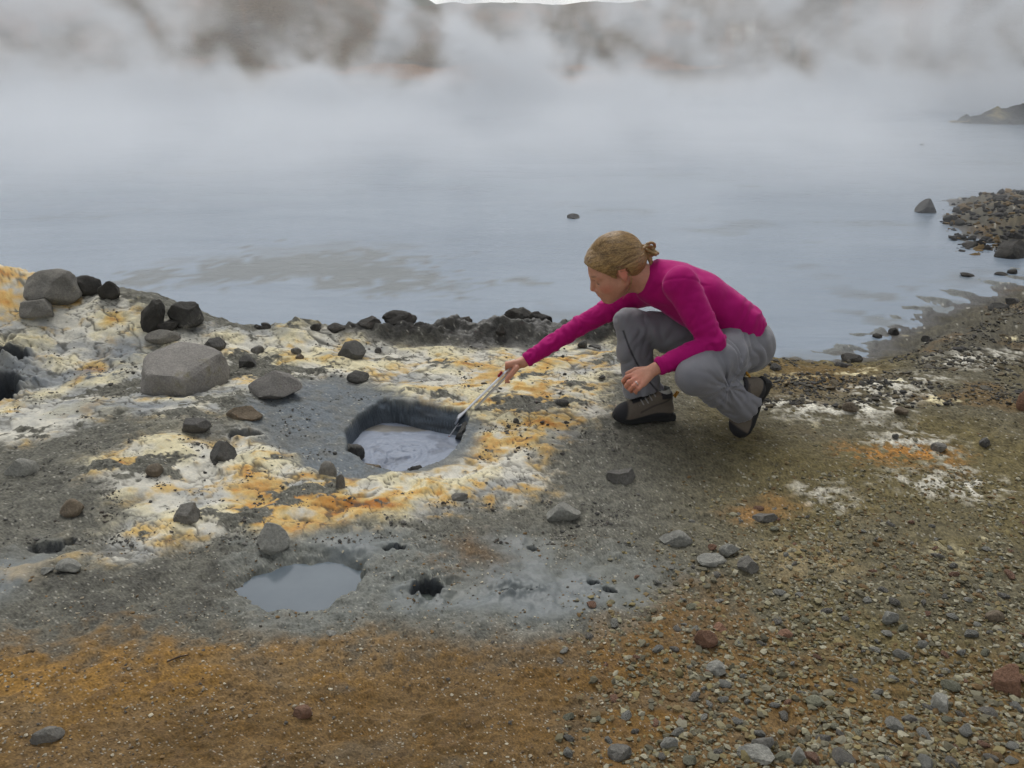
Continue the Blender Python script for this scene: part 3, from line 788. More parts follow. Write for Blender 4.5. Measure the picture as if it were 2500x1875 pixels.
def smooth_mesh(me, V, Q=None, it=2, lam=0.5):
    e = np.empty(len(me.edges) * 2, np.int32); me.edges.foreach_get('vertices', e); e = e.reshape(-1, 2)
    deg = np.bincount(e.ravel(), minlength=len(V)).astype(float)
    for _ in range(it):
        A = np.zeros_like(V)
        for k in range(3):
            A[:, k] = np.bincount(e[:, 0], V[e[:, 1], k], len(V)) + np.bincount(e[:, 1], V[e[:, 0], k], len(V))
        V = V + lam * (A / np.maximum(deg, 1)[:, None] - V)
    me.vertices.foreach_set('co', V.astype(np.float32).ravel()); me.update()
    return V
J = at_y

# ------------------------------------------------------------------ the crouching woman: joints
shL, elL, wrL = J(1662, 694, 3.13), J(1741, 838, 3.05), J(1600, 900, 2.99)
shR, elR, wrR = J(1560, 716, 3.43), J(1413, 797, 3.40), J(1278, 884, 3.34)
hipL, knL, anL = J(1806, 850, 3.19), J(1692, 918, 2.96), J(1826, 985, 3.10)
hipR, knR, anR = J(1768, 846, 3.36), J(1533, 787, 3.31), J(1572, 985, 3.28)
spine = [J(1608, 688, 3.28), J(1650, 704, 3.28), J(1695, 728, 3.27), J(1752, 766, 3.27), J(1792, 800, 3.27), J(1812, 832, 3.275)]
lat = unit(shL - shR)
HP, HY = R(27), R(7)                                  # head: chin towards chest, slight turn towards the camera
hf = np.array([-math.cos(HP) * math.cos(HY), -math.sin(HY), -math.sin(HP)]); hf = unit(hf)
hl = unit(np.cross([0, 0, 1.0], hf)); hl = unit(hl)   # her left
hu = np.cross(hf, hl)
HS = 1.02
ear_mid = J(1513, 662, 3.27)
hO = ear_mid + 0.012 * hf + 0.012 * hu
HA = np.array([hf, hl, hu])
def hp(f, l, u):
    return hO + HS * (f * hf + l * hl + u * hu)

def head_shape(F):
    S = HS
    def ball(c, r, k, op='add', A=HA): F.ball(hp(*c), np.array(r) * S, A, k, op)
    ball((-0.014, 0, 0.036), (0.094, 0.072, 0.082), 0.01)
    ball((0.040, 0, 0.020), (0.052, 0.058, 0.062), 0.03)
    ball((0.036, 0, -0.038), (0.052, 0.050, 0.052), 0.03)
    for q in (-1, 1):
        ball((0.052, q * 0.036, -0.026), (0.032, 0.024, 0.030), 0.03)
        F.cone(hp(-0.005, q * 0.056, -0.040), hp(0.062, q * 0.018, -0.078), 0.016 * S, 0.014 * S, 0.03)
        F.cone(hp(0.082, q * 0.012, 0.023), hp(0.070, q * 0.048, 0.022), 0.010 * S, 0.008 * S, 0.016)
    ball((0.072, 0, -0.081), (0.019, 0.020, 0.016), 0.022)
    F.cone(hp(-0.01, 0, -0.066), hp(0.055, 0, -0.072), 0.035 * S, 0.025 * S, 0.03)
    for q in (-1, 1):
        ball((0.099, q * 0.033, 0.004), (0.018, 0.019, 0.012), 0.012, 'sub')
        ball((0.074, q * 0.032, 0.003), (0.0145, 0.015, 0.0125), 0.004)
    F.cone(hp(0.086, 0, 0.018), hp(0.107, 0, -0.024), 0.0075 * S, 0.0095 * S, 0.012)
    for q in (-1, 1):
        ball((0.095, q * 0.010, -0.033), (0.011, 0.0075, 0.0075), 0.007)
    ball((0.083, 0, -0.050), (0.016, 0.028, 0.018), 0.014)
    ball((0.095, 0, -0.0475), (0.0085, 0.019, 0.0048), 0.004)
    ball((0.092, 0, -0.0575), (0.0090, 0.016, 0.0055), 0.004)
    F.cone(hp(0.103, -0.016, -0.0525), hp(0.103, 0.016, -0.0525), 0.0026 * S, 0.0026 * S, 0.003, op='sub')
    for q in (-1, 1):
        F.cone(hp(0.095, q * 0.014, -0.0525), hp(0.080, q * 0.028, -0.045), 0.002 * S, 0.0015 * S, 0.003, op='sub')
    for q in (-1, 1):                                 # ears
        n_ = unit(q * hl - 0.35 * hf); a_ = unit(np.cross(n_, hu)); EA = np.array([a_, n_, np.cross(a_, n_)])
        F.ball(hp(-0.010, q * 0.078, 0.003), np.array((0.019, 0.0075, 0.031)) * S, EA, 0.006)
        F.ball(hp(-0.008, q * 0.0865, 0.005), np.array((0.0105, 0.005, 0.019)) * S, EA, 0.005, 'sub')
        F.ball(hp(-0.005, q * 0.073, -0.024), np.array((0.009, 0.006, 0.010)) * S, EA, 0.006)
    F.cone(hp(-0.045, 0, -0.03), J(1588, 690, 3.28), 0.052 * S, 0.062, 0.03)

def fingers(F, chains):
    for ch in chains:
        for (a, ra), (b, rb) in zip(ch[:-1], ch[1:]):
            F.cone(a, b, ra, rb, 0.0025)
LH = [  # left hand, hanging in front of the right shin
    [(J(1551, 913, 2.995), .0100), (J(1531, 920, 2.985), .0092), (J(1522, 930, 3.000), .0082), (J(1525, 938, 3.018), .0072)],
    [(J(1555, 923, 2.975), .0102), (J(1536, 933, 2.960), .0094), (J(1529, 943, 2.972), .0084), (J(1534, 949, 2.992), .0074)],
    [(J(1562, 931, 2.962), .0098), (J(1546, 943, 2.946), .0090), (J(1538, 951, 2.956), .0082), (J(1542, 956, 2.975), .0072)],
    [(J(1571, 937, 2.955), .0088), (J(1559, 949, 2.942), .0080), (J(1551, 956, 2.950), .0072), (J(1553, 960, 2.965), .0064)],
    [(J(1578, 902, 3.005), .0125), (J(1552, 903, 3.022), .0108), (J(1531, 912, 3.020), .0082)]]
RH = [  # right hand, closed round the tongs
    [(J(1229, 892, 3.300), .0098), (J(1212, 901, 3.282), .0090), (J(1204, 914, 3.282), .0080), (J(1206, 924, 3.290), .0070)],
    [(J(1231, 897, 3.320), .0100), (J(1214, 908, 3.312), .0092), (J(1212, 922, 3.322), .0082), (J(1221, 929, 3.332), .0074)],
    [(J(1237, 901, 3.340), .0096), (J(1222, 914, 3.338), .0088), (J(1223, 928, 3.345), .0078), (J(1233, 932, 3.345), .0070)],
    [(J(1245, 906, 3.356), .0086), (J(1233, 919, 3.358), .0078), (J(1235, 931, 3.358), .0070), (J(1243, 933, 3.352), .0062)],
    [(J(1261, 898, 3.305), .0125), (J(1243, 920, 3.280), .0108), (J(1229, 934, 3.278), .0088), (J(1219, 943, 3.284), .0072)]]
F = Field((-0.03, 2.86, -0.02), (1.02, 3.56, 0.93), 0.0038)
head_shape(F)
for i in range(5):
    F.cone(spine[i], spine[i + 1], [.055, .075, .085, .078, .078][i], [.075, .085, .078, .078, .09][i], 0.03, lat, 1.35)
for a, b, ra, rb in ((shL, elL, .042, .034), (elL, wrL, .034, .022), (shR, elR, .036, .030), (elR, wrR, .030, .021),
                     (hipL, knL, .062, .038), (knL, anL, .036, .028), (hipR, knR, .062, .036), (knR, anR, .036, .028)):
    F.cone(a, b, ra, rb, 0.02)
F.cone(spine[1], shL, .06, .045, .03); F.cone(spine[1], shR, .06, .04, .03)
F.cone(anR, J(1525, 1012, 3.24), .03, .028, .02); F.cone(anL, J(1812, 1048, 3.09), .03, .028, .02)
palmL = unit(np.cross(LH[0][0][0] - LH[3][0][0], wrL - LH[1][0][0]))
F.cone(wrL, LH[1][0][0], .021, .020, .01, palmL, 0.55); F.cone(wrL, LH[0][0][0], .017, .013, .01); F.cone(wrL, LH[3][0][0], .017, .012, .01)
fingers(F, LH)
palmR = unit(np.cross(RH[0][0][0] - RH[3][0][0], wrR - RH[1][0][0]))
F.cone(wrR, RH[1][0][0], .021, .019, .01, palmR, 0.6); F.cone(wrR, RH[0][0][0], .017, .013, .01); F.cone(wrR, RH[3][0][0], .017, .012, .01)
fingers(F, RH)
me, V = F.mesh('person'); V = smooth_mesh(me, V, it=2, lam=0.4)
# skin tones from where the point sits on the head or hand
L = (V - hO) @ HA.T / HS
C = np.empty((len(V), 3), np.float32); C[:] = lin(196, 142, 116)
isH = np.linalg.norm(V - hO, axis=1) < 0.2
def blot(c, r, tone, amt):
    global C
    d = np.sqrt((((L - np.array(c)) / np.array(r)) ** 2).sum(1))
    w = sstep(1.0, 0.35, d) * amt * isH
    C = C + (lin(*tone) - C) * w[:, None]
for q in (-1, 1):
    blot((0.06, q * 0.045, -0.028), (0.04, 0.03, 0.03), (198, 112, 96), 0.6)
    blot((-0.01, q * 0.08, 0.002), (0.025, 0.02, 0.035), (204, 116, 92), 0.7)
    blot((0.085, q * 0.032, 0.028), (0.022, 0.028, 0.0055), (120, 88, 62), 0.75)
    blot((0.086, q * 0.034, -0.003), (0.018, 0.022, 0.0035), (62, 44, 38), 0.85)
    blot((0.09, q * 0.03, 0.006), (0.02, 0.024, 0.010), (158, 104, 86), 0.5)
blot((0.095, 0, -0.053), (0.03, 0.024, 0.0105), (176, 82, 80), 0.8)
blot((0.11, 0, -0.027), (0.02, 0.018, 0.014), (204, 118, 98), 0.5)
hand = np.minimum(np.linalg.norm(V - LH[1][1][0], axis=1), np.linalg.norm(V - RH[1][1][0], axis=1))
C = C + (lin(204, 128, 104) - C) * (0.6 * sstep(0.08, 0.02, hand))[:, None]
color_attr(me, 'tone', C)
N = Nodes('skin')
f = N.noise(N.obj(), 90, 4, 0.6)
N.set(Base_Color=N.mixc(1.0, N.attr('tone').outputs['Color'], N.mixc(N.remap(f, 0.3, 0.7), (0.9, 0.88, 0.87), (1.06, 1.05, 1.05)), 'MULTIPLY'), Roughness=0.5, Normal=N.bump(f, 0.12, 0.002))
N.bsdf.inputs['Subsurface Weight'].default_value = 0.12
N.bsdf.inputs['Subsurface Radius'].default_value = (0.02, 0.008, 0.004)
N.bsdf.inputs['Subsurface Scale'].default_value = 0.3
person = tag(link('person', me, N.mat), 'crouching person in a magenta long-sleeved top and grey trousers reaching into the mud pot', 'person')

# ---- shirt
F = Field((-0.02, 2.9, 0.1), (1.02, 3.58, 0.82), 0.0042)
rad_s = [.058, .088, .102, .098, .098, .104]; wid = 1.42
hem_p, hem_n = J(1806, 815, 3.27), unit(spine[5] - spine[3])
for i in range(5):
    last = [(hem_p, hem_n)] if i >= 2 else None
    F.cone(spine[i], spine[i + 1], rad_s[i], rad_s[i + 1], 0.03, lat, [1.25, 1.4, 1.4, 1.36, 1.4][i], cut=last)
nkb = J(1588, 690, 3.28); nax = unit(hp(-0.045, 0, -0.03) - nkb)
F.cone(spine[1], nkb + 0.09 * nax, .085, .066, .04, cut=[(nkb + 0.012 * nax, nax + 0.12 * np.array((-1.0, 0, 0)))])
F.cone(spine[0], nkb - 0.02 * nax, .07, .068, .04)
F.cone(spine[1] + 0.01 * lat, shL, .072, .060, .04); F.cone(spine[1], shR, .068, .052, .04)
F.cone(shL, elL, .061, .045, .02, bulge=0.003); F.cone(elL, mix(elL, wrL, 0.92), .046, .033, .016, cut=[(mix(elL, wrL, 0.965), wrL - elL)])
F.cone(shR, elR, .052, .039, .02); F.cone(elR, mix(elR, wrR, 0.92), .039, .030, .014, cut=[(mix(elR, wrR, 0.965), wrR - elR)])
I, P = F.band(0.02)
def along(P, a, b):
    e = b - a; t = (P - a) @ e / (e @ e)
    return t, np.linalg.norm(P - a - np.clip(t, 0, 1)[:, None] * e, axis=1)
disp = np.zeros(len(P), np.float32)
tu, du = along(P, shL, elL); tf, df = along(P, elL, wrL); tr, dr = along(P, shR, elR); tq, dq_ = along(P, elR, wrR)
n_a = perlin3(P[:, 0] * 14, P[:, 1] * 14, P[:, 2] * 14, 1)
n_b = perlin3(P[:, 0] * 34, P[:, 1] * 34, P[:, 2] * 34, 2)
def folds(t, L_, freq, seed):
    return 2.2 * np.abs(perlin2(t * L_ * freq + 1.2 * n_a, n_a * 2.0 + seed, seed)) - 0.6
wU = sstep(.085, .06, du) * sstep(-.15, .1, tu) * sstep(1.25, 1.0, tu); wF = sstep(.075, .05, df) * (tf > -0.2)
wR = sstep(.075, .05, dr) * (tr > 0.1) * (tr < 1.1); wQ = sstep(.07, .045, dq_) * (tq > -0.1)
disp += wU * 0.0042 * folds(tu, 0.3, 22, 5) * (0.5 + 0.7 * sstep(0.6, 1, tu)) + wF * 0.0042 * folds(tf, 0.26, 26, 7) * (0.5 + 0.8 * sstep(0.5, 0.1, tf) + 0.8 * sstep(0.6, 0.9, tf))
disp += wR * 0.0038 * folds(tr, 0.3, 22, 9) + wQ * 0.0038 * folds(tq, 0.3, 26, 11)
tt, dt = along(P, spine[2], spine[5])
wT = (1 - np.clip(wU + wF + wR + wQ, 0, 1))
s2 = (P - spine[2]) @ lat
disp += wT * (0.005 * n_a + 0.0060 * sstep(0.2, 0.9, tt) * (2.2 * np.abs(perlin2(tt * 7 + 4 * s2 + n_a, s2 * 9 + tt * 3, 17)) - 0.6) + 0.0015 * n_b)
for t_, w_, p_ in ((tf, wF, 0.86), (tq, wQ, 0.88)):                     # cuff bands
    disp += 0.0018 * (sstep(p_, p_ + 0.02, t_) - 1.2 * sstep(0.02, 0.0, np.abs(t_ - p_))) * (w_ > 0.1)
seam = np.abs(tu + 0.02 + 0.25 * ((P - shL) @ unit(np.cross(elL - shL, lat))) / 0.1)
disp -= 0.0025 * sstep(0.03, 0.0, seam) * sstep(.11, .07, du)
F.f[I] -= disp
me, V = F.mesh('shirt'); V = smooth_mesh(me, V, it=1, lam=0.4)
N = Nodes('magenta_knit')
oc = N.obj()
f = N.noise(oc, 45, 3, 0.5); g = N.noise(oc, 900, 2, 0.5)
N.set(Base_Color=N.mixc(N.remap(f, 0.35, 0.65), lin(166, 9, 102), lin(170, 10, 106)), Roughness=0.85, Normal=N.bump(N.math('ADD', f, N.math('MULTIPLY', g, 0.4)), 0.18, 0.003))
N.bsdf.inputs['Sheen Weight'].default_value = 0.22
N.bsdf.inputs['Sheen Roughness'].default_value = 0.35
N.bsdf.inputs['Sheen Tint'].default_value = (1.0, 0.55, 0.85, 1)
N.bsdf.inputs['Specular IOR Level'].default_value = 0.25
shirt = link('shirt', me, N.mat, person); shirt['label'] = 'magenta long-sleeved knit top'
# neckline opening: a darker band where the collar stands round the neck
def tube(name, pts, rads, mat, parent=None, seg=10, close=False):
    pts = [np.array(p, float) for p in pts]
    if np.ndim(rads) == 0: rads = [rads] * len(pts)
    Vv, Q = [], []
    n = len(pts); up = np.array((0.31, 0.2, 0.93))
    for i, p in enumerate(pts):
        tdir = unit(pts[(i + 1) % n if close else min(i + 1, n - 1)] - pts[i - 1 if (close or i) else 0])
        a = unit(np.cross(tdir, up)); b = np.cross(tdir, a)
        up = unit(np.cross(a, tdir)) if False else up
        for k in range(seg):
            w = 2 * math.pi * k / seg
            Vv.append(p + rads[i] * (math.cos(w) * a + math.sin(w) * b))
    for i in range(n if close else n - 1):
        for k in range(seg):
            j = (i + 1) % n
            Q.append((i * seg + k, i * seg + (k + 1) % seg, j * seg + (k + 1) % seg, j * seg + k))
    me = mesh_np(name, np.array(Vv), np.array(Q))
    if not close:
        me2 = me
    return link(name, me, mat, parent)
nk = J(1588, 690, 3.28); ax = unit(hp(-0.045, 0, -0.03) - nk); s_ = unit(np.cross(ax, lat)); l_ = np.cross(s_, ax)
cc = nk + 0.009 * ax
collar = tube('collar', [cc + 0.0655 * (math.cos(a) * l_ * 1.0 + math.sin(a) * s_) + ax * 0.0 * math.sin(a) for a in np.linspace(0, 2 * math.pi, 41)[:-1]], 0.0045, N.mat, shirt, 8, True)

# ---- trousers
F = Field((0.32, 2.82, 0.02), (1.04, 3.56, 0.64), 0.0042)
F.cone(spine[4], spine[5], .086, .104, .03, lat, 1.3, cut=[(J(1800, 800, 3.27), -hem_n)]); F.ball(J(1822, 846, 3.27), (.10, .135, .095), None, .04)
pel = J(1822, 842, 3.28)
F.cone(hipL, mix(hipL, knL, .5), .098, .088, .03); F.cone(mix(hipL, knL, .5), knL, .088, .062, .03)
hmL, hmR = J(1817, 990, 3.085), J(1570, 955, 3.285)
F.cone(knL, mix(knL, hmL, .5), .060, .060, .022); F.cone(mix(knL, hmL, .5), mix(knL, hmL, 1.12), .060, .078, .02, cut=[(hmL, hmL - knL)])
F.cone(hipR, mix(hipR, knR, .5), .095, .080, .03); F.cone(mix(hipR, knR, .5), knR, .080, .056, .03)
F.cone(knR, mix(knR, hmR, .4), .057, .062, .02); F.cone(mix(knR, hmR, .4), mix(knR, hmR, 1.12), .062, .082, .02, cut=[(hmR, hmR - knR)])
I, P = F.band(0.022)
n_a = perlin3(P[:, 0] * 12, P[:, 1] * 12, P[:, 2] * 12, 21)
ta, da = along(P, hipL, knL); tb, db = along(P, knL, hmL); tc_, dc = along(P, hipR, knR); td, dd = along(P, knR, hmR)
kneeback = np.linalg.norm(P - J(1755, 925, 3.05), axis=1)
disp = 0.004 * n_a
ang = np.arctan2(P[:, 2] - J(1765, 922, 3.05)[2], P[:, 0] - J(1765, 922, 3.05)[0])
disp += 0.010 * (2.2 * np.abs(perlin2(ang * 2.6 + 0.6 * n_a, kneeback * 3, 23)) - 0.6) * sstep(0.24, 0.05, kneeback)
disp += 0.0085 * (2.2 * np.abs(perlin2(ta * 6 + 1.2 * n_a, (P[:, 1] - 3) * 5 + ta * 3, 25)) - 0.6) * sstep(.14, .09, da) * sstep(0.9, 0.2, ta)
disp += 0.0065 * (2.2 * np.abs(perlin2(tb * 3 + 1.0 * n_a, (P[:, 2] + P[:, 0]) * 16, 27)) - 0.6) * sstep(.12, .07, db) * (tb > 0.3)
disp += 0.0065 * (2.2 * np.abs(perlin2(td * 3 + 0.8 * n_a, P[:, 0] * 14 + td, 29)) - 0.6) * sstep(.12, .07, dd)
disp += 0.005 * (2.2 * np.abs(perlin2(tc_ * 7 + n_a, P[:, 2] * 8, 31)) - 0.6) * sstep(.12, .08, dc)
sm = np.abs((P - knR) @ unit(np.cross(hmR - knR, (0, 1, 0))) + 0.028 - 0.085 * td + 0.02 * np.sin(td * 3))
groove = sstep(0.005, 0.0, sm) * (P[:, 1] < hmR[1] - 0.01) * (td > 0.05) * (dd < .1) * (td < 1.05)
disp -= 0.004 * groove
F.f[I] -= disp
me, V = F.mesh('trousers'); V = smooth_mesh(me, V, it=1, lam=0.4)
td = along(V, knR, hmR)[0]; dd = along(V, knR, hmR)[1]
sm = np.abs((V - knR) @ unit(np.cross(hmR - knR, (0, 1, 0))) + 0.028 - 0.085 * td + 0.02 * np.sin(td * 3))
gr = sstep(0.0055, 0.002, sm) * (V[:, 1] < hmR[1] - 0.01) * (td > 0.05) * (dd < .1) * (td < 1.0)
C = np.empty((len(V), 3), np.float32); C[:] = lin(120, 120, 125)
C = C + (lin(40, 40, 44) - C) * (0.85 * gr)[:, None]
color_attr(me, 'tone', C)
N = Nodes('grey_trouser_cloth')
oc = N.obj(); f = N.noise(oc, 30, 3, 0.5); g = N.noise(oc, 1100, 2, 0.5)
N.set(Base_Color=N.mixc(1.0, N.attr('tone').outputs['Color'], N.mixc(f, (0.9, 0.9, 0.9), (1.06, 1.06, 1.07)), 'MULTIPLY'), Roughness=0.8, Normal=N.bump(N.math('ADD', f, N.math('MULTIPLY', g, 0.5)), 0.15, 0.003))
N.bsdf.inputs['Sheen Weight'].default_value = 0.2
link('trousers', me, N.mat, person)['label'] = 'loose grey hiking trousers'

# ---- hair: swept back to a knot
F = Field(hO - 0.2, hO + 0.2, 0.0026)
F.ball(hp(-0.016, 0, 0.040), np.array((0.106, 0.084, 0.094)) * HS, HA, .01)
F.ball(hp(0.040, 0, 0.062), np.array((0.050, 0.062, 0.044)) * HS, HA, .03)
F.ball(hp(-0.06, 0, 0.005), np.array((0.062, 0.072, 0.055)) * HS, HA, .03)
sl, (X, Y, Z) = F.win(hO - 0.2, hO + 0.2)
P = np.stack(np.broadcast_arrays(X, Y, Z), -1).reshape(-1, 3) - hO
lf, ll, lu = (P @ hf / HS).astype(np.float32), (P @ hl / HS).astype(np.float32), (P @ hu / HS).astype(np.float32)
HAIR = [(.16, .100), (.105, .082), (.088, .070), (.066, .047), (.042, .020), (.026, -.004), (.016, -.010), (.013, .012), (.004, .034), (-.016, .037), (-.032, .022), (-.034, -.022), (-.05, -.046), (-.085, -.048), (-.16, -.03), (-.16, .2), (.16, .2)]
cutd = -sdpoly(lf, lu, HAIR, 0.2) * HS
F.f = np.maximum(F.f, cutd.reshape(F.f.shape).astype(np.float32))
BUN = (-0.122, 0.0, 0.010)
I, P = F.band(0.012)
Lh = (P - hO) @ HA.T / HS - np.array(BUN)
def strand(Lh, seed):
    """streaks that fan out from the knot"""
    a1, a2 = np.arctan2(Lh[:, 1], Lh[:, 0] + 0.03), np.arctan2(Lh[:, 2], np.hypot(Lh[:, 0] + 0.03, Lh[:, 1]))
    r = np.linalg.norm(Lh, axis=1)
    a2 = a2 + 0.8 * r * (1 + Lh[:, 1] * 3); a1 = a1 + 0.4 * r
    return perlin3(a1 * 16, a2 * 26, r * 4, seed), perlin3(a1 * 40, a2 * 64, r * 6, seed + 1)
s1, s2 = strand(Lh, 41)
F.f[I] -= (0.0025 * s1 + 0.0012 * s2).astype(np.float32)
me, V = F.mesh('hair'); V = smooth_mesh(me, V, it=1, lam=0.4)
def hair_tone(me, V):
    Lh = (V - hO) @ HA.T / HS - np.array(BUN)
    r = np.linalg.norm(Lh, axis=1)
    float_attr(me, 'sweep_a', np.arctan2(Lh[:, 1], Lh[:, 0] + 0.03) + 0.4 * r)
    float_attr(me, 'sweep_b', np.arctan2(Lh[:, 2], np.hypot(Lh[:, 0] + 0.03, Lh[:, 1])) + 0.8 * r * (1 + Lh[:, 1] * 3))
    float_attr(me, 'sweep_r', r)
hair_tone(me, V)
N = Nodes('blond_hair')
cb = N.n.new('ShaderNodeCombineXYZ')
for k, nm, sc in ((0, 'sweep_a', 1.0), (1, 'sweep_b', 1.6), (2, 'sweep_r', 0.25)):
    N.l.new(N.math('MULTIPLY', N.attr(nm).outputs['Fac'], sc), cb.inputs[k])
f1, f2 = N.noise(cb.outputs[0], 9, 3, 0.6), N.noise(cb.outputs[0], 42, 3, 0.7)
hc = N.mixc(N.remap(f1, 0.35, 0.65), lin(104, 78, 46), lin(164, 130, 80))
hc = N.mixc(N.math('MULTIPLY', N.remap(f2, 0.45, 0.75), 0.65), hc, lin(206, 176, 122))
hc = N.mixc(N.math('MULTIPLY', N.remap(f2, 0.5, 0.28), 0.6), hc, lin(88, 66, 40))
N.set(Base_Color=hc, Roughness=0.40, Normal=N.bump(N.math('ADD', f2, f1), 0.22, 0.003))
hairmat = N.mat
hair = link('hair', me, hairmat, person); hair['label'] = 'dark blond hair swept back into a small knot'
srs = np.random.RandomState(8)
SV, SQ = [], []
AX, CEN = np.array((0.108, 0.086, 0.096)), np.array((-0.016, 0.0, 0.040))
def on_skull(p, lift):
    q = (p - CEN) / AX
    return CEN + q / np.linalg.norm(q) * AX * (1 + lift)
for k in range(620):                                   # locks lying on the head from hairline to knot
    th = srs.uniform(-1.25, 1.25); side_ = srs.choice((-1, 1)) if srs.rand() < 0.2 else 1
    f0 = srs.uniform(-0.02, 0.098); l0 = side_ * srs.uniform(0.0, 0.084); u0 = srs.uniform(-0.01, 0.14)
    st_ = on_skull(np.array((f0, l0, u0)), 0)
    lowest = np.interp(st_[0], [-.16, -.085, -.03, .002, .026, .066, .105], [-.03, -.04, .028, .042, .006, .052, .088])
    if st_[2] < lowest + 0.002: continue
    lift = srs.uniform(0.004, 0.03); ww = srs.uniform(0.0007, 0.0016)
    end = np.array(BUN) + srs.normal(0, 0.006, 3)
    path = []
    for t in np.linspace(0, srs.uniform(0.7, 1.0), 12):
        p = st_ + (end - st_) * t + np.array((0, 0, 0.03)) * math.sin(math.pi * t) * (0.4 if st_[2] < 0.05 else 1.0) * 0.5
        p = on_skull(p, lift * math.sin(math.pi * min(1, t * 1.05 + 0.04))) if t < 0.86 else p
        path.append(hp(*p))
    base_i = len(SV)
    for i, p in enumerate(path):
        d_ = unit(path[min(i + 1, 11)] - path[max(i - 1, 0)]); nn = unit(p - hp(*CEN)); ss = unit(np.cross(d_, nn))
        w_ = ww * (0.4 + 0.6 * math.sin(math.pi * (i + 1) / 13))
        SV += [p + ss * w_, p + nn * w_ * 0.8, p - ss * w_]
    for i in range(11):
        for j in (0, 1): SQ.append((base_i + 3 * i + j, base_i + 3 * i + j + 1, base_i + 3 * i + j + 4, base_i + 3 * i + j + 3))
SV = np.array(SV)
me = mesh_np('hair_lock', SV, np.array(SQ))
hair_tone(me, SV)
link('hair_lock', me, hairmat, hair)
rs = random.Random(4)
def wisp(name, pts, r, parent=hair):
    P_ = [Vector(p) for p in pts]
    out = []
    for i in range(len(P_) - 1):
        p0, p1, p2, p3 = P_[max(i - 1, 0)], P_[i], P_[i + 1], P_[min(i + 2, len(P_) - 1)]
        for k in range(6):
            t = k / 6
            out.append(0.5 * ((2 * p1) + (p2 - p0) * t + (2 * p0 - 5 * p1 + 4 * p2 - p3) * t * t + (-p0 + 3 * p1 - 3 * p2 + p3) * t ** 3))
    out.append(P_[-1])
    m_ = len(out)
    o = tube(name, [np.array(v) for v in out], [r * (1 - 0.5 * k / m_) for k in range(m_)], hairmat, parent, 6)
    hair_tone(o.data, np.array([v.co[:] for v in o.data.vertices]))
    return o
F = Field(hp(*BUN) - 0.07, hp(*BUN) + 0.07, 0.0022)
for k in range(7):                                     # loops of the knot
    a = k * 0.9
    c = np.array((-0.136 - 0.008 * math.cos(a * 2), 0.012 * math.sin(a * 1.7), 0.008 + 0.006 * math.cos(a * 1.3)))
    ring_ = [hp(*(c + np.array((0.024 * math.cos(w), 0.020 * math.sin(w + a), 0.024 * math.sin(w + 0.4 * a))))) for w in np.linspace(0, 5.4, 12)]
    for p, q_ in zip(ring_[:-1], ring_[1:]): F.cone(p, q_, .0058, .0052, .002)
F.cone(hp(-0.10, 0, 0.012), hp(-0.122, 0, 0.010), .022, .016, .006)
F.cone(hp(-0.130, 0.01, -0.005), hp(-0.122, 0.02, -0.044), .010, .004, .006)
F.cone(hp(-0.136, 0.0, 0.004), hp(-0.130, 0.012, -0.034), .010, .006, .006)
me, V = F.mesh('hair_knot'); V = smooth_mesh(me, V, it=1, lam=0.3)
hair_tone(me, V)
link('hair_knot', me, hairmat, hair)
wisp('hair_strand', [hp(0.006, .074, .02), hp(-0.03, .080, -.02), hp(-0.012, .070, -.060), hp(0.028, .056, -.092)], .0022)
wisp('hair_strand', [hp(-0.028, .072, .0), hp(-0.03, .074, -.03), hp(-0.005, .062, -.072)], .0018)
for k in range(40):                                    # flyaway hairs along the crown
    f0, l0 = rs.uniform(-0.05, 0.05), rs.uniform(-0.02, 0.07)
    def sk(f, l, lift):
        d = np.array((f + 0.016, l, 0.0)); u = 0.040 + 0.094 * math.sqrt(max(0.0, 1 - (d[0] / 0.108) ** 2 - (d[1] / 0.086) ** 2))
        return hp(f, l * (1 + lift), u + lift)
    wisp('hair_strand', [sk(f0, l0, -0.002), sk(f0 - 0.03, l0 * 1.02, 0.003 + rs.random() * 0.003), sk(f0 - 0.05, l0 * 0.95, rs.random() * 0.003)], .0005)

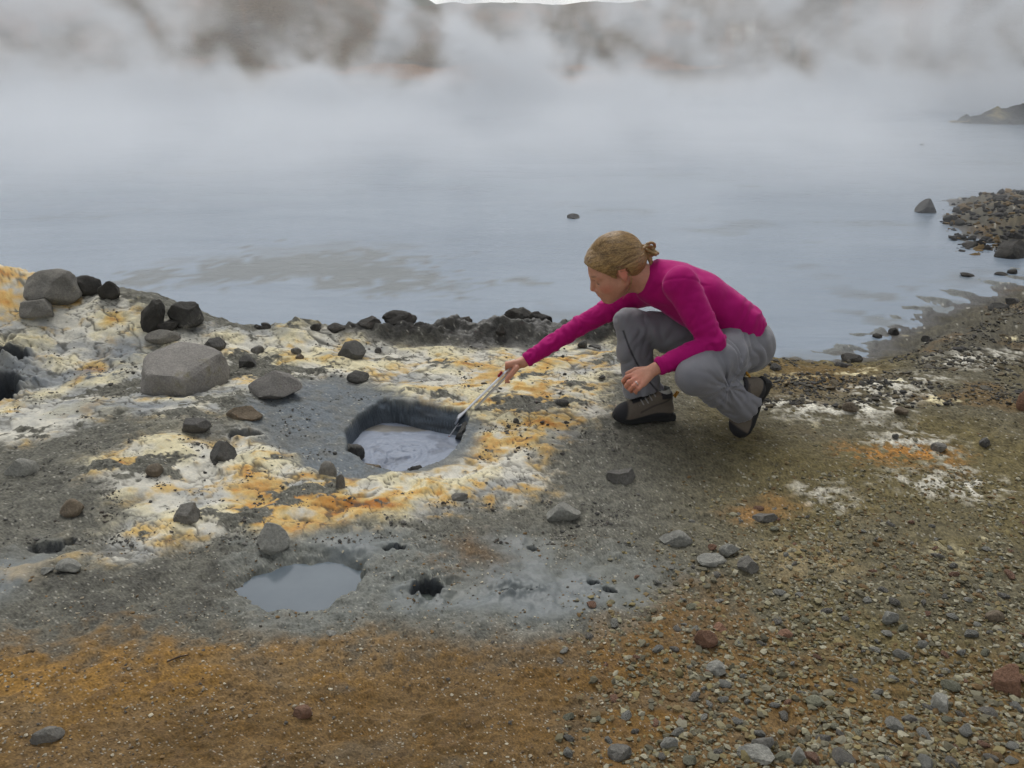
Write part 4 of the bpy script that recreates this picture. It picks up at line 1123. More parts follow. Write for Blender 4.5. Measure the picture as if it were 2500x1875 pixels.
# ---- boots, socks, ring
def boot(name, heel, toe, up, label):
    fx = unit(np.array(toe) - np.array(heel)); uz = unit(np.array(up) - (np.array(up) @ fx) * fx); ly = np.cross(uz, fx)
    A = np.array([fx, ly, uz]); S = np.linalg.norm(np.array(toe) - np.array(heel)) / 0.27
    def b(x, y, z): return np.array(heel) + S * (x * fx + y * ly + z * uz)
    root = link(name, bpy.data.meshes.new(name), None, person)
    F = Field(np.min([b(x, y, z) for x in (-.05, .31) for y in (-.08, .08) for z in (-.02, .19)], 0), np.max([b(x, y, z) for x in (-.05, .31) for y in (-.08, .08) for z in (-.02, .19)], 0), 0.0028)
    F.cone(b(.045, 0, .045), b(.215, 0.004, .040), .040, .041, .02, ly, 1.02)
    F.ball(b(.225, .004, .036), (.045, .045, .036), A, .02)
    F.cone(b(.050, 0, .06), b(.058, 0, .115), .041, .043, .02, cut=[(b(.05, 0, .128), uz + 0.2 * fx)])
    F.cone(b(.075, 0, .115), b(.175, 0, .062), .036, .032, .03)
    F.clip(b(0, 0, .022), -uz, b(.13, 0, .08) - .3, b(.13, 0, .08) + .3)
    sl, (X, Y, Z) = F.win(b(.13, 0, .08) - .3, b(.13, 0, .08) + .3)
    F.cone(b(.056, 0, .10), b(.052, 0, .16), .030, .034, .004, op='sub')
    me, V = F.mesh(name); V = smooth_mesh(me, V, it=1, lam=0.4)
    Lb = (V - np.array(heel)) @ A.T / S
    C = np.empty((len(V), 3), np.float32); C[:] = lin(100, 91, 80)
    low = np.maximum(sstep(.044, .036, Lb[:, 2] - 0.012 * np.sin(Lb[:, 0] * 22)), sstep(.222, .236, Lb[:, 0] + 0.25 * (Lb[:, 2] - .05)))
    C = C + (lin(36, 36, 39) - C) * low[:, None]
    tong = sstep(.030, .022, np.abs(Lb[:, 1])) * sstep(.085, .10, Lb[:, 0]) * (Lb[:, 0] < .2) * (Lb[:, 2] > .062)
    C = C + (lin(34, 33, 36) - C) * tong[:, None]
    padd = sstep(.112, .120, Lb[:, 2]) * (Lb[:, 0] < 0.075)
    C = C + (lin(44, 42, 44) - C) * padd[:, None]
    strap = sstep(.006, .003, np.abs(Lb[:, 2] - (0.115 - 0.42 * np.abs(Lb[:, 0] - .03)))) * (Lb[:, 0] > .02) * (Lb[:, 0] < .17)
    C = C + (lin(60, 54, 50) - C) * (0.7 * strap)[:, None]
    lt = sstep(.0035, .002, np.abs(((Lb[:, 0] - 0.55 * Lb[:, 2]) * 1.0 + 0.004) % .024 - .012)) * (np.abs(Lb[:, 1]) > .02) * (Lb[:, 0] > .09) * (Lb[:, 0] < .175) * (Lb[:, 2] > .055) * (np.abs(Lb[:, 1]) < 0.040)
    C = C + (lin(170, 168, 166) - C) * (0.7 * lt)[:, None]
    color_attr(me, 'tone', C)
    root.data = me; me.materials.append(bootmat); root['label'] = label
    # sole with lugs
    Vv, Q = [], []
    out = [(-.012, .026), (-.004, .036), (.03, .040), (.09, .037), (.15, .041), (.20, .048), (.24, .046), (.268, .034), (.280, .014)]
    ring_ = [(x, y) for x, y in out] + [(x, -y * 0.96) for x, y in out[::-1]]
    for z, g_ in ((.0, 0.96), (.010, 1.0), (.024, 0.99), (.032, 0.95)):
        for x, y in ring_: Vv.append(b(.13 + (x - .13) * (g_ if z else .98), y * g_, z + 0.014 * max(0, (x - .2) / .08) ** 2 - (0.006 if .085 < x < .14 and z == 0 else 0) * -1))
    n = len(ring_)
    for j in range(3):
        for i in range(n): Q.append((j * n + i, j * n + (i + 1) % n, (j + 1) * n + (i + 1) % n, (j + 1) * n + i))
    for i in range(len(out) - 1):
        Q.append((i, i + 1, n - 2 - i, n - 1 - i)); Q.append((3 * n + n - 1 - i, 3 * n + n - 2 - i, 3 * n + i + 1, 3 * n + i))
    link('sole', mesh_np('sole', np.array(Vv), np.array(Q), False), rubber, root)
    for i in range(5):
        x0 = .096 + .019 * i; z0 = .100 - .0105 * i
        for q in (-1, 1):
            tube('lace', [b(x0, q * .021, z0 - .004), b(x0 + .005, q * .010, z0 + .008), b(x0 + .010, -q * .008, z0 + .006), b(x0 + .014, -q * .020, z0 - .012)], .0021, lacemat, root, 6)
    for q in (-1, 1):
        tube('lace', [b(.10, 0, .110), b(.115, q * .025, .122), b(.135, q * .036, .108), b(.120, q * .022, .098), b(.104, 0, .108)], .0018, lacemat, root, 6)
    tube('lace', [b(.104, 0, .108), b(.15, .030, .085), b(.185, .043, .055), b(.20, .050, .035)], .0017, lacemat, root, 6)
    tube('pull_loop', [b(-.002, -.008, .105), b(-.018, -.006, .128), b(-.018, .006, .130), b(-.002, .008, .105)], .0045, loopmat, root, 6)
    o = tube('sock', [b(.054, 0, .085), b(.052, 0, .125), b(.052, 0, .134), b(.054, 0, .15)], [.028, .032, .030, .026], sockmat, root, 18)
    return root
N = Nodes('boot_suede'); f = N.noise(N.obj(), 120, 4, 0.6)
bootmat = N.set(Base_Color=N.mixc(1.0, N.attr('tone').outputs['Color'], N.mixc(f, (0.75, 0.75, 0.75), (1.15, 1.15, 1.15)), 'MULTIPLY'), Roughness=0.85, Normal=N.bump(f, 0.3, 0.002))
def plain(name, c, rough=0.8, metal=0.0, c2=None, scale=40):
    N = Nodes(name); f = N.noise(N.obj(), scale, 3, 0.55)
    c = lin(*c); c2 = lin(*c2) if c2 else c * 0.78
    return N.set(Base_Color=N.mixc(f, c2, c), Roughness=rough, Metallic=metal)
rubber, lacemat, loopmat, sockmat = plain('boot_rubber', (34, 34, 34)), plain('boot_lace', (58, 50, 46)), plain('yellow_webbing', (176, 128, 40)), plain('sock_wool', (190, 190, 182))
def foot_ground(px, py, Y): 
    p = J(px, py, Y); return np.array((p[0], p[1], height(p[0], p[1]) + 0.006))
hR_, tR_ = foot_ground(1640, 1014, 3.27), foot_ground(1497, 1022, 3.225)
tR_ = hR_ + unit(tR_ - hR_) * 0.238
boot('boot', hR_, tR_, (0, 0, 1), 'taupe and black laced hiking boot planted flat, toe pointing at the mud pot')
p_ = foot_ground(1806, 1060, 3.095)
hl_ = J(1858, 950, 3.10)
dirb = unit(hl_ - p_)
boot('boot', p_ + dirb * 0.236 + np.array((0.012, 0, 0)), p_ + np.array((0.012, 0, 0.004)), (-0.93, -0.30, 0.25), 'taupe and black laced hiking boot standing on its toe, heel lifted')
a_, b_ = LH[2][0][0], LH[2][1][0]
c_ = mix(a_, b_, 0.55); d_ = unit(b_ - a_); e_ = unit(np.cross(d_, (0.2, 0.5, 1))); g_ = np.cross(d_, e_)
tube('ring', [c_ + 0.0104 * (math.cos(w) * e_ + math.sin(w) * g_) for w in np.linspace(0, 2 * math.pi, 25)[:-1]], 0.0016, plain('ring_silver', (230, 230, 228), 0.2, 1.0), person, 6, True)['label'] = 'thin silver finger ring'

# ------------------------------------------------------------------ kitchen tongs
steel = plain('brushed_steel', (232, 232, 234), 0.34, 1.0, (200, 200, 204), 200)
red = plain('red_plastic', (150, 24, 30), 0.4)
t0, t1, t2 = J(1246, 902, 3.318), J(1140, 1009, 3.318), J(1114, 1038, 3.322)
ax = unit(t1 - t0)
side = unit(np.cross(ax, (0, 1, 0.0)))                # the way the two arms spread
face = unit(np.cross(ax, side))
tongs = tag(bpy.data.objects.new('tongs', None), 'long steel kitchen tongs held over the bubbling mud pot', 'tongs')
col.objects.link(tongs); tongs.location = t1
def tpart(name, V, Q, mat, sm=False):
    V = np.array(V) - t1
    return link(name, mesh_np(name, V, np.array(Q), sm), mat, tongs)
for q in (-1, 1):
    Vv, Q = [], []
    Ln = np.linalg.norm(t2 - t0)
    st = np.linspace(0, 1, 40)
    for s in st:
        c = t0 + (t2 - t0) * s if s > 0.8 else t0 + ax * Ln * s
        c = t0 + ax * Ln * s + (t2 - t0 - ax * Ln) * sstep(0.75, 1.0, s)
        headw = math.exp(-((s - 0.90) / 0.065) ** 2)
        open_ = (0.0045 + 0.006 * s) * (1 - sstep(0.8, 1.0, s) * 0.55) + 0.004 * headw
        w = (0.0110 + 0.009 * headw) * (1 - 0.55 * sstep(0.95, 1.0, s))
        dep_ = 0.0062 + 0.004 * headw
        prof = [(-1, -.1), (-.92, .55), (-.6, .95), (0, 1.0 + 0.2 * headw), (.6, .95), (.92, .55), (1, -.1), (.86, -.1), (.80, .40), (.5, .75), (0, .80), (-.5, .75), (-.80, .40), (-.86, -.1)]
        for u, v in prof: Vv.append(c + q * side * (open_ + v * dep_) + face * u * w)
    n = 14
    for i in range(len(st) - 1):
        for k in range(n):
            f4 = (i * n + k, i * n + (k + 1) % n, (i + 1) * n + (k + 1) % n, (i + 1) * n + k)
            Q.append(f4 if q > 0 else f4[::-1])
    tpart('arm', Vv, Q, steel, True)
def bar(a, b, w, h_, nrm):
    d = unit(b - a); n_ = unit(nrm - (nrm @ d) * d); m_ = np.cross(d, n_)
    V = [p + sx * w * m_ + sy * h_ * n_ for p in (a, b) for sx, sy in ((-1, -1), (1, -1), (1, 1), (-1, 1))]
    return V, [(3, 2, 1, 0), (4, 5, 6, 7), (0, 1, 5, 4), (1, 2, 6, 5), (2, 3, 7, 6), (3, 0, 4, 7)]
V_, Q_ = bar(t0 - ax * 0.012, t0 + ax * 0.014, 0.008, 0.0062, side); tpart('hinge', V_, Q_, steel)
V_, Q_ = bar(t0 + ax * 0.03 - side * 0.002, t0 + ax * 0.055 + side * 0.0 - face * 0.0, 0.0065, 0.0040, side); tpart('lock_tab', V_ + np.array(-side * 0.016), Q_, red)
tip = np.array((*on_z(1094, 1068, MUD_Z), MUD_Z - 0.004))
for nm, a, b, r, m_ in (('probe', t2 - ax * 0.02, mix(t2, tip, 0.86), .0026, plain('pale_rod', (206, 206, 212), 0.3, 0.6)), ('probe_tip', mix(t2, tip, 0.85), tip, .0032, plain('reddish_tip', (140, 78, 64), 0.6))):
    o = tube(nm, [a, mix(a, b, .5), b], r, m_, None, 8); o.parent = tongs; o.matrix_parent_inverse = Matrix.Translation(-Vector(t1))

# ------------------------------------------------------------------ rocks
def rock_mat(name, a, b, spot, rough=0.9, sc=14):
    N = Nodes(name); oc = N.obj()
    oi = N.n.new('ShaderNodeObjectInfo')
    f, g = N.noise(oc, sc, 6, 0.65), N.noise(oc, sc * 9, 4, 0.7)
    c = N.mixc(N.remap(f, 0.3, 0.7), lin(*a), lin(*b))
    c = N.mixc(N.math('MULTIPLY', N.remap(N.noise(oc, sc * 0.5, 5, 0.7, 0.6), 0.56, 0.7), 0.8), c, lin(*spot))
    c = N.mixc(1.0, c, N.mixc(N.remap(g, 0.3, 0.7), (0.72, 0.72, 0.72), (1.25, 1.25, 1.25)), 'MULTIPLY')
    c = N.mixc(1.0, c, N.mixc(oi.outputs['Random'], (0.82, 0.82, 0.82), (1.18, 1.16, 1.14)), 'MULTIPLY')
    return N.set(Base_Color=c, Roughness=rough, Normal=N.bump(N.math('ADD', f, N.math('MULTIPLY', g, 0.5)), 0.8, 0.016))
MATS = dict(
    grey=rock_mat('grey_basalt', (94, 93, 88), (126, 123, 115), (142, 134, 108)),
    dark=rock_mat('dark_basalt', (62, 62, 60), (92, 90, 85), (112, 106, 90)),
    lava=rock_mat('black_lava', (48, 47, 44), (74, 71, 65), (94, 88, 77), 0.95, 22),
    slab=rock_mat('grey_brown_slab', (122, 119, 114), (146, 142, 135), (126, 120, 88)),
    pale=rock_mat('pale_blue_stone', (120, 121, 115), (150, 149, 140), (112, 106, 92)),
    brown=rock_mat('brown_stone', (92, 82, 68), (122, 110, 92), (136, 98, 60)),
    red=rock_mat('reddish_stone', (112, 84, 66), (140, 106, 84), (150, 140, 128)),
    olive=rock_mat('olive_stone', (112, 112, 92), (138, 138, 118), (96, 92, 72)),
    white=rock_mat('white_crusted_lava', (50, 49, 46), (86, 84, 78), (190, 186, 170), 0.95, 18))
_ico = {}
def ico(sub):
    if sub not in _ico:
        import bmesh
        bm = bmesh.new(); bmesh.ops.create_icosphere(bm, subdivisions=sub, radius=1.0)
        bm.verts.ensure_lookup_table()
        _ico[sub] = (np.array([v.co[:] for v in bm.verts]), np.array([[v.index for v in f.verts] for f in bm.faces])); bm.free()
    return _ico[sub]
def rock_mesh(name, seed, size, cuts=9, rough=0.05, sub=4, planes=None, sink=0.25, round_=0.0):
    """a stone: a ball cut by flat faces, then roughened; base buried a little"""
    V, Fc = ico(sub); V = V.copy()
    r = np.random.RandomState(seed)
    pl = []
    for _ in range(cuts):
        d = r.normal(size=3); d[2] = abs(d[2]) * 0.9 + 0.02 if r.rand() < 0.6 else d[2]
        pl.append((unit(d), r.uniform(0.5, 0.86)))
    for d, k in (planes or []): pl.append((unit(d), k))
    for d, k in pl:
        t = V @ d
        over = np.maximum(t - k, 0)
        V = V - (over * (1 - round_))[:, None] * d
    nz = perlin3(V[:, 0] * 0.9 + seed, V[:, 1] * 0.9, V[:, 2] * 0.9, 49) * 0.7 + perlin3(V[:, 0] * 1.6 + seed, V[:, 1] * 1.6, V[:, 2] * 1.6, 50) * 0.6 + perlin3(V[:, 0] * 4 + seed, V[:, 1] * 4, V[:, 2] * 4, 51) * 0.3 + perlin3(V[:, 0] * 10, V[:, 1] * 10 + seed, V[:, 2] * 10, 52) * 0.22
    V = V * (1 + (rough * 2 + 0.05) * nz)[:, None]
    ext = np.abs(V).max(0)
    V = V / ext * (np.array(size) / 2)
    V[:, 2] += size[2] * (0.5 - sink)
    me = mesh_np(name, V, Fc, True)
    me.set_sharp_from_angle(angle=R(24))
    return me
GROUND_CACHE = {}
def rock(px, pb, w, h, kind, label, seed, ratio=0.75, rot=None, cuts=9, rough=0.05, planes=None, zbase=None, cat='rock', sub=4, name='rock', round_=0.0, sink=0.22, lift=0.0):
    """px, pb: middle and lowest pixel of the stone in the photograph; w, h: its size there"""
    if zbase is None:
        x, y = hit(px, pb)
    else:
        x, y = on_z(px, pb, zbase)
    z = zbase if zbase is not None else height(x, y)
    k = depth_of((x, y, z)) / FPX
    dep = math.atan2(CAM_H - z, y)
    sx = w * k; sy = sx * ratio
    sz = max((h * k - 0.55 * sy * math.sin(dep)) / math.cos(dep), 0.32 * sx) / (1 - sink)
    y2 = y + sy * 0.40
    x = x * (y2 * math.cos(PITCH) + (CAM_H - z) * math.sin(PITCH)) / (y * math.cos(PITCH) + (CAM_H - z) * math.sin(PITCH))
    if zbase is None: z = height(x, y2) if abs(height(x, y2) - z) < 0.06 else z
    me = rock_mesh(name, seed, (sx, sy, sz), cuts, rough, sub if w > 52 else min(sub, 3), planes, sink, round_)
    o = link(name, me, MATS[kind])
    o.location = (x, y2, z + lift)
    o.rotation_euler = (0, 0, (rot if rot is not None else (seed * 37 % 40 - 20)) * math.pi / 180)
    return tag(o, label, cat)

slabp = [((-0.08, -0.36, 0.93), 0.34), ((0.80, -0.6, 0.1), 0.60), ((-0.9, -0.35, 0.15), 0.72), ((0.5, 0.8, 0.3), 0.62), ((-0.6, 0.75, 0.3), 0.66), ((-0.35, -0.93, 0.0), 0.70)]
rock(450, 966, 222, 150, 'slab', 'largest flat-topped grey brown slab lying on the yellow crust', 3, 1.0, 8, 2, 0.02, slabp, round_=0.2, sink=0.2)
rock(134, 760, 136, 90, 'grey', 'big rounded dark grey boulder on the orange bank', 11, 0.8, 0, 7, 0.03, [((0.1, -0.4, 0.9), 0.75), ((-0.75, -0.4, 0.5), 0.7)], round_=0.15)
rock(92, 792, 98, 52, 'grey', 'wedge-shaped grey rock in front of the big bank boulder', 12, 0.7, -12, 10, 0.03)
rock(214, 722, 74, 52, 'lava', 'smooth black lava hump behind the bank boulder', 13, 0.9, 0, 5, 0.05, round_=0.3)
rock(276, 748, 66, 58, 'lava', 'broken black lava lump nearest the water behind the bank', 14, 0.9, 10, 12, 0.12)
rock(376, 816, 66, 84, 'lava', 'upright black lava block beside the white-crusted lava', 15, 0.9, 0, 12, 0.12)
rock(448, 814, 100, 74, 'white', 'lava rock with whitish crusted top at the water edge', 16, 0.8, 0, 12, 0.10)
rock(418, 822, 72, 34, 'lava', 'low black lava rock in front of the white-crusted lava', 17, 0.8, 5, 12, 0.10)
rock(402, 852, 88, 32, 'grey', 'low rounded grey rock just behind the large slab', 18, 0.7, 0, 8, 0.04, round_=0.3)
rock(529, 862, 56, 40, 'dark', 'dark knobbly rock touching the right rear of the large slab', 19, 0.8, 25, 9, 0.07)
rock(606, 906, 48, 36, 'dark', 'small dark blocky rock right of the large slab', 20, 0.9)
rock(630, 868, 36, 22, 'grey', 'small grey stone half buried between slab and dark boulder', 120, 0.9)
rock(856, 888, 80, 56, 'dark', 'dark pointed boulder on the crust mound near the water', 21, 0.8, 0, 8, 0.03, [((-0.6, -0.4, 0.6), 0.6), ((0.6, -0.3, 0.7), 0.55)], round_=0.1)
rock(874, 937, 56, 36, 'dark', 'dark rounded rock between the pot and the pointed boulder', 22, 0.8, 0, 7, 0.03, round_=0.2)
rock(672, 984, 134, 78, 'slab', 'two-faced grey rock with a split ridge left of the pot', 23, 0.65, 0, 5, 0.025, [((-0.55, -0.6, 0.55), 0.5), ((0.65, -0.55, 0.5), 0.48)], round_=0.05)
MATS['slab2'] = MATS['grey']
rock(725, 876, 26, 20, 'grey', 'small round grey stone, upper of a pair on pale crust', 24, 0.9, round_=0.3)
rock(733, 889, 22, 16, 'brown', 'small pale brown stone, lower of a pair on pale crust', 25, 0.9, round_=0.3)
rock(923, 856, 18, 15, 'dark', 'lone little black stone on the wet white flat', 26, 0.9, round_=0.3)
rock(478, 1064, 84, 48, 'dark', 'dark flat-topped rock on the grey patch left of the pot', 27, 0.6, -8, 7, 0.03, [((0, -0.1, 1), 0.4)])
rock(543, 1132, 74, 62, 'dark', 'dark gritty pyramid rock at the edge of the orange crust', 28, 0.8, 0, 4, 0.06, [((-0.7, -0.3, 0.6), 0.45), ((0.7, -0.35, 0.6), 0.45)])
rock(381, 1174, 44, 36, 'brown', 'small brown pebble-shaped rock on the whitest crust', 29, 0.9, 0, 7, 0.03, round_=0.3)
rock(178, 1266, 62, 46, 'brown', 'speckled brown rounded rock on the dark grey gravel', 30, 0.8, 0, 7, 0.04, round_=0.2)
rock(461, 1292, 72, 54, 'grey', 'grey rock with rusty stains at the foot of the white crust', 31, 0.8, 10, 9, 0.05)
rock(118, 1352, 58, 30, 'dark', 'dark wet stone sunk in the left hollow', 32, 0.9, 0, 6, 0.04, lift=-0.02)
rock(170, 1412, 62, 42, 'pale', 'pale blue grey rock, larger of two below the hollow', 33, 0.8, 0, 7, 0.03, round_=0.15)
rock(118, 1413, 32, 20, 'pale', 'small pale flat rock, lesser of two below the hollow', 34, 0.9)
rock(660, 1350, 100, 78, 'pale', 'pale blue grey pyramid rock above the small pool', 35, 0.7, 0, 4, 0.02, [((-0.65, -0.45, 0.55), 0.5), ((0.6, -0.5, 0.6), 0.5)], round_=0.1)
rock(831, 1202, 26, 42, 'grey', 'upright grey finger stone at the front left of the pot', 36, 0.8, 0, 6, 0.03, round_=0.3)
rock(800, 1166, 46, 40, 'grey', 'gritty grey hump just left of the pot', 37, 0.8, 0, 5, 0.05, round_=0.4, sink=0.45)
rock(900, 1172, 70, 44, 'brown', 'tan slab dipping into the mud at the pot front', 38, 0.8, 0, 6, 0.03, zbase=MUD_Z, round_=0.1)
rock(1016, 1172, 54, 44, 'dark', 'dark spongy rock poking out of the pot front', 39, 0.8, 0, 12, 0.14, zbase=MUD_Z)
rock(858, 1136, 68, 62, 'dark', 'dark crumbly block on the left wall of the pot', 40, 0.9, 0, 8, 0.09, zbase=MUD_Z)
rock(1140, 1085, 80, 62, 'dark', 'dark blue-black block in the right wall of the pot', 41, 0.9, 0, 8, 0.06, zbase=MUD_Z)
rock(1374, 1272, 90, 54, 'pale', 'pale grey angular rock below the orange crust edge', 42, 0.7, 15, 9, 0.03)
rock(1520, 1176, 82, 48, 'grey', 'grey brown half-buried rock before the planted boot', 43, 0.7, 0, 8, 0.04, sink=0.4)
rock(1648, 1326, 86, 42, 'pale', 'long pale bluish rock at the edge of the mud flat', 44, 0.6, -5, 9, 0.03, sink=0.35)
rock(1866, 1278, 68, 28, 'grey', 'flat pitted grey rock near the rusty stain', 45, 0.7, 0, 9, 0.05, sink=0.4)
rock(1736, 1386, 72, 30, 'pale', 'low white-flecked rock, left front of the loose trio', 46, 0.7, 10, 9, 0.05)
rock(1780, 1362, 54, 38, 'pale', 'blue grey rock, rear one of the loose trio', 47, 0.8, 0, 8, 0.04)
rock(1826, 1402, 54, 46, 'grey', 'grey pointed rock, right one of the loose trio', 48, 0.8, 0, 8, 0.03)
rock(1740, 1352, 26, 18, 'red', 'small reddish stone tucked behind the loose trio', 49, 0.8)
rock(1722, 1584, 60, 54, 'red', 'pinkish brown blocky rock on rusty sand', 50, 0.8, -10, 9, 0.03)
rock(1757, 1546, 36, 26, 'red', 'small red brown stone leaning at the pinkish rock', 51, 0.9)
rock(1752, 1656, 56, 36, 'pale', 'pale grey rough rock below the pinkish rock', 52, 0.8, 20, 9, 0.05)
rock(1844, 1878, 92, 48, 'pale', 'broad pale rock cut by the bottom frame edge', 53, 0.8, 0, 9, 0.04)
rock(1946, 1876, 44, 46, 'pale', 'pale square stone right of the broad bottom rock', 54, 0.8, 0, 9, 0.04)
rock(1862, 1842, 60, 46, 'grey', 'grey sloping rock just above the broad bottom rock', 55, 0.8, 30, 8, 0.04)
rock(1632, 1842, 46, 38, 'pale', 'pale rough stone alone on bottom rusty sand', 56, 0.8)
rock(1512, 1868, 62, 40, 'grey', 'grey rounded rock at the bottom edge on rusty sand', 57, 0.8, 0, 7, 0.04, round_=0.2)
rock(2462, 1690, 84, 74, 'red', 'reddish brown pyramid rock at the right frame edge', 58, 0.8, 0, 6, 0.05, sink=0.3)
rock(2296, 1738, 54, 50, 'pale', 'sharp grey wedge rock on the dark gravel at lower right', 59, 0.8, 0, 6, 0.03, [((0.9, -0.3, 0.2), 0.5)])
rock(1990, 1722, 50, 26, 'olive', 'pale leaf-shaped flat stone on rusty gravel', 60, 0.6, 0, 8, 0.03)
rock(1915, 1562, 46, 26, 'red', 'orange brown stone among the grey gravel', 61, 0.7, 0, 7, 0.03, round_=0.2)
rock(2172, 1530, 44, 36, 'pale', 'pale tilted stone in mid right gravel', 62, 0.7, 20)
rock(2425, 1524, 54, 32, 'brown', 'brown lens-shaped stone on the far right gravel', 63, 0.7, 0, 7, 0.03, round_=0.2)
rock(2074, 1018, 38, 28, 'brown', 'rounded brown stone on white mineral stain behind the lifted boot', 64, 0.9, 0, 6, 0.03, round_=0.3)
rock(2198, 1022, 34, 24, 'brown', 'second brown stone right of the white mineral stain', 65, 0.9, 0, 6, 0.03, round_=0.3)
rock(2292, 1102, 36, 26, 'grey', 'grey stone on the orange and white stain', 66, 0.9, 0, 7, 0.03, round_=0.2)
rock(2403, 1092, 28, 28, 'dark', 'dark bluish stone on the bare right slope', 67, 0.9, 0, 7, 0.03, round_=0.2)
rock(2184, 1076, 18, 14, 'dark', 'little dark stone on the small white stain', 68, 0.9, round_=0.3)
rock(1893, 904, 30, 20, 'dark', 'dark stone near the shore behind the person', 69, 0.9)
rock(2052, 896, 34, 18, 'dark', 'blackish rounded stone on the shore gravel', 70, 0.9, round_=0.2)
rock(2081, 858, 64, 32, 'lava', 'low dark mound rock at the waterline', 71, 0.8, 0, 9, 0.08)
rock(2142, 830, 26, 18, 'lava', 'small black rock in the shallows, left of two', 72, 0.9, zbase=WATER_Z - 0.01)
rock(2181, 822, 27, 24, 'lava', 'round black rock in the shallows, right of two', 73, 0.9, zbase=WATER_Z - 0.01, round_=0.2)
rock(2268, 803, 30, 20, 'dark', 'dark square stone at the edge of the shallows', 74, 0.9)
rock(2436, 748, 52, 28, 'dark', 'dark rock on the shore bend at right', 75, 0.8)
rock(2470, 728, 40, 24, 'dark', 'second dark rock higher on the shore bend', 76, 0.8)
rock(2470, 672, 26, 18, 'lava', 'round black rock standing in the inlet', 77, 0.9, zbase=WATER_Z - 0.01, round_=0.3)
rock(2442, 676, 34, 12, 'lava', 'flat black rock lying in the inlet', 78, 0.9, zbase=WATER_Z - 0.01)
rock(2362, 680, 38, 10, 'lava', 'thin dark stone awash by the mud bar', 79, 0.9, zbase=WATER_Z - 0.01)
rock(2258, 526, 54, 42, 'dark', 'pointed dark rock standing alone in the lake', 80, 0.9, 0, 4, 0.02, [((-0.75, 0, 0.5), 0.4), ((0.85, -0.2, 0.35), 0.62)], zbase=WATER_Z - 0.02, sink=0.1)
rock(2326, 514, 38, 26, 'lava', 'black rock at the tip of the dark spit', 81, 0.9, round_=0.2)
rock(2350, 522, 26, 20, 'lava', 'smaller black rock behind the spit tip', 82, 0.9, round_=0.2)
rock(2470, 596, 110, 60, 'lava', 'wide black boulder on the near side of the spit', 83, 0.7, 0, 9, 0.08)
rock(2372, 572, 44, 20, 'lava', 'low black rock at the water edge of the spit', 84, 0.8)
rock(2440, 492, 36, 16, 'lava', 'dark rock on the far side of the spit', 85, 0.8)
rock(1401, 537, 34, 16, 'lava', 'dark lump of scum floating in the middle of the lake', 86, 1.2, 0, 6, 0.1, zbase=WATER_Z - 0.01)
rock(2250, 356, 12, 8, 'lava', 'tiny dark rock far out in the steaming lake', 87, 1.0, zbase=WATER_Z - 0.01, sub=2)
rock(2497, 1012, 36, 52, 'red', 'pinkish rounded lump cut by the right frame edge', 88, 0.9, 0, 4, 0.02, round_=0.4)
rock(732, 1746, 62, 34, 'red', 'flat pinkish stone on the wet rust in front', 89, 0.6, -6, 8, 0.03)
rock(116, 1822, 84, 40, 'grey', 'long flat grey stone near the bottom left corner', 90, 0.5, 20, 8, 0.04, sink=0.35)
rock(808, 1553, 30, 14, 'pale', 'small pale flat stone below the pool', 91, 0.8)
rock(60, 1160, 90, 44, 'pale', 'half-buried pale flat rock at the left gravel edge', 92, 0.6, 25, 8, 0.03, sink=0.45)
rock(1372, 1004, 36, 22, 'dark', 'dark egg-shaped stone on orange crust before the boots', 93, 0.8, -20, 5, 0.02, round_=0.4)
rock(1422, 856, 30, 22, 'dark', 'dark round stone just under the outstretched sleeve', 94, 0.9, round_=0.2)
rock(1452, 854, 30, 14, 'dark', 'flat dark stone beside the round one by the sleeve', 95, 0.9)
rock(1260, 1042, 16, 14, 'dark', 'small upright dark stone right of the pot', 96, 0.9)
rock(1242, 1052, 12, 10, 'dark', 'tiny dark stone next to the upright one', 97, 0.9)
rock(1120, 1225, 46, 16, 'grey', 'flat grey stone on the crust in front of the pot', 98, 0.7)
rock(600, 1030, 90, 30, 'brown', 'brown crusty ledge left of the pot', 99, 0.6, 0, 6, 0.06, sink=0.4)
rock(1222, 838, 30, 26, 'lava', 'black clod on the wet flat below the lava ridge', 100, 0.9)
rs = np.random.RandomState(12)
for k, (px, pb, w, h) in enumerate([(905, 815, 60, 22), (975, 812, 90, 34), (1050, 808, 70, 38), (1110, 810, 110, 46), (1190, 806, 90, 40), (1255, 808, 110, 48), (1310, 806, 80, 44), (1360, 802, 70, 36), (1380, 790, 60, 38), (1420, 800, 70, 30), (1470, 806, 60, 28), (1500, 800, 50, 30), (652, 806, 30, 14), (630, 802, 22, 12), (770, 812, 30, 14), (820, 812, 46, 14)]):
    where = ['at its far left end', 'low and broad near its left end', 'with a rounded top left of the middle', 'the longest, left of the middle', 'pitted, in the middle', 'the bulkiest, right of the middle', 'under the raised forearm', 'small, beside the forearm', 'the tallest, behind the sleeve', 'below the upper arm', 'near the raised knee', 'hidden against the raised knee', '', '', '', ''][k]
    lab = 'lava rock of the dark shore ridge, ' + where if where else ['black stone on the shore, second from the slab', 'black stone on the shore nearest the slab', 'black stone at the crust mound top', 'flat black stone where the dark ridge begins'][k - 12]
    rock(px, pb, w, h * 1.25, 'lava', lab, 200 + k, 0.8, None, 12, 0.14, sink=0.32)

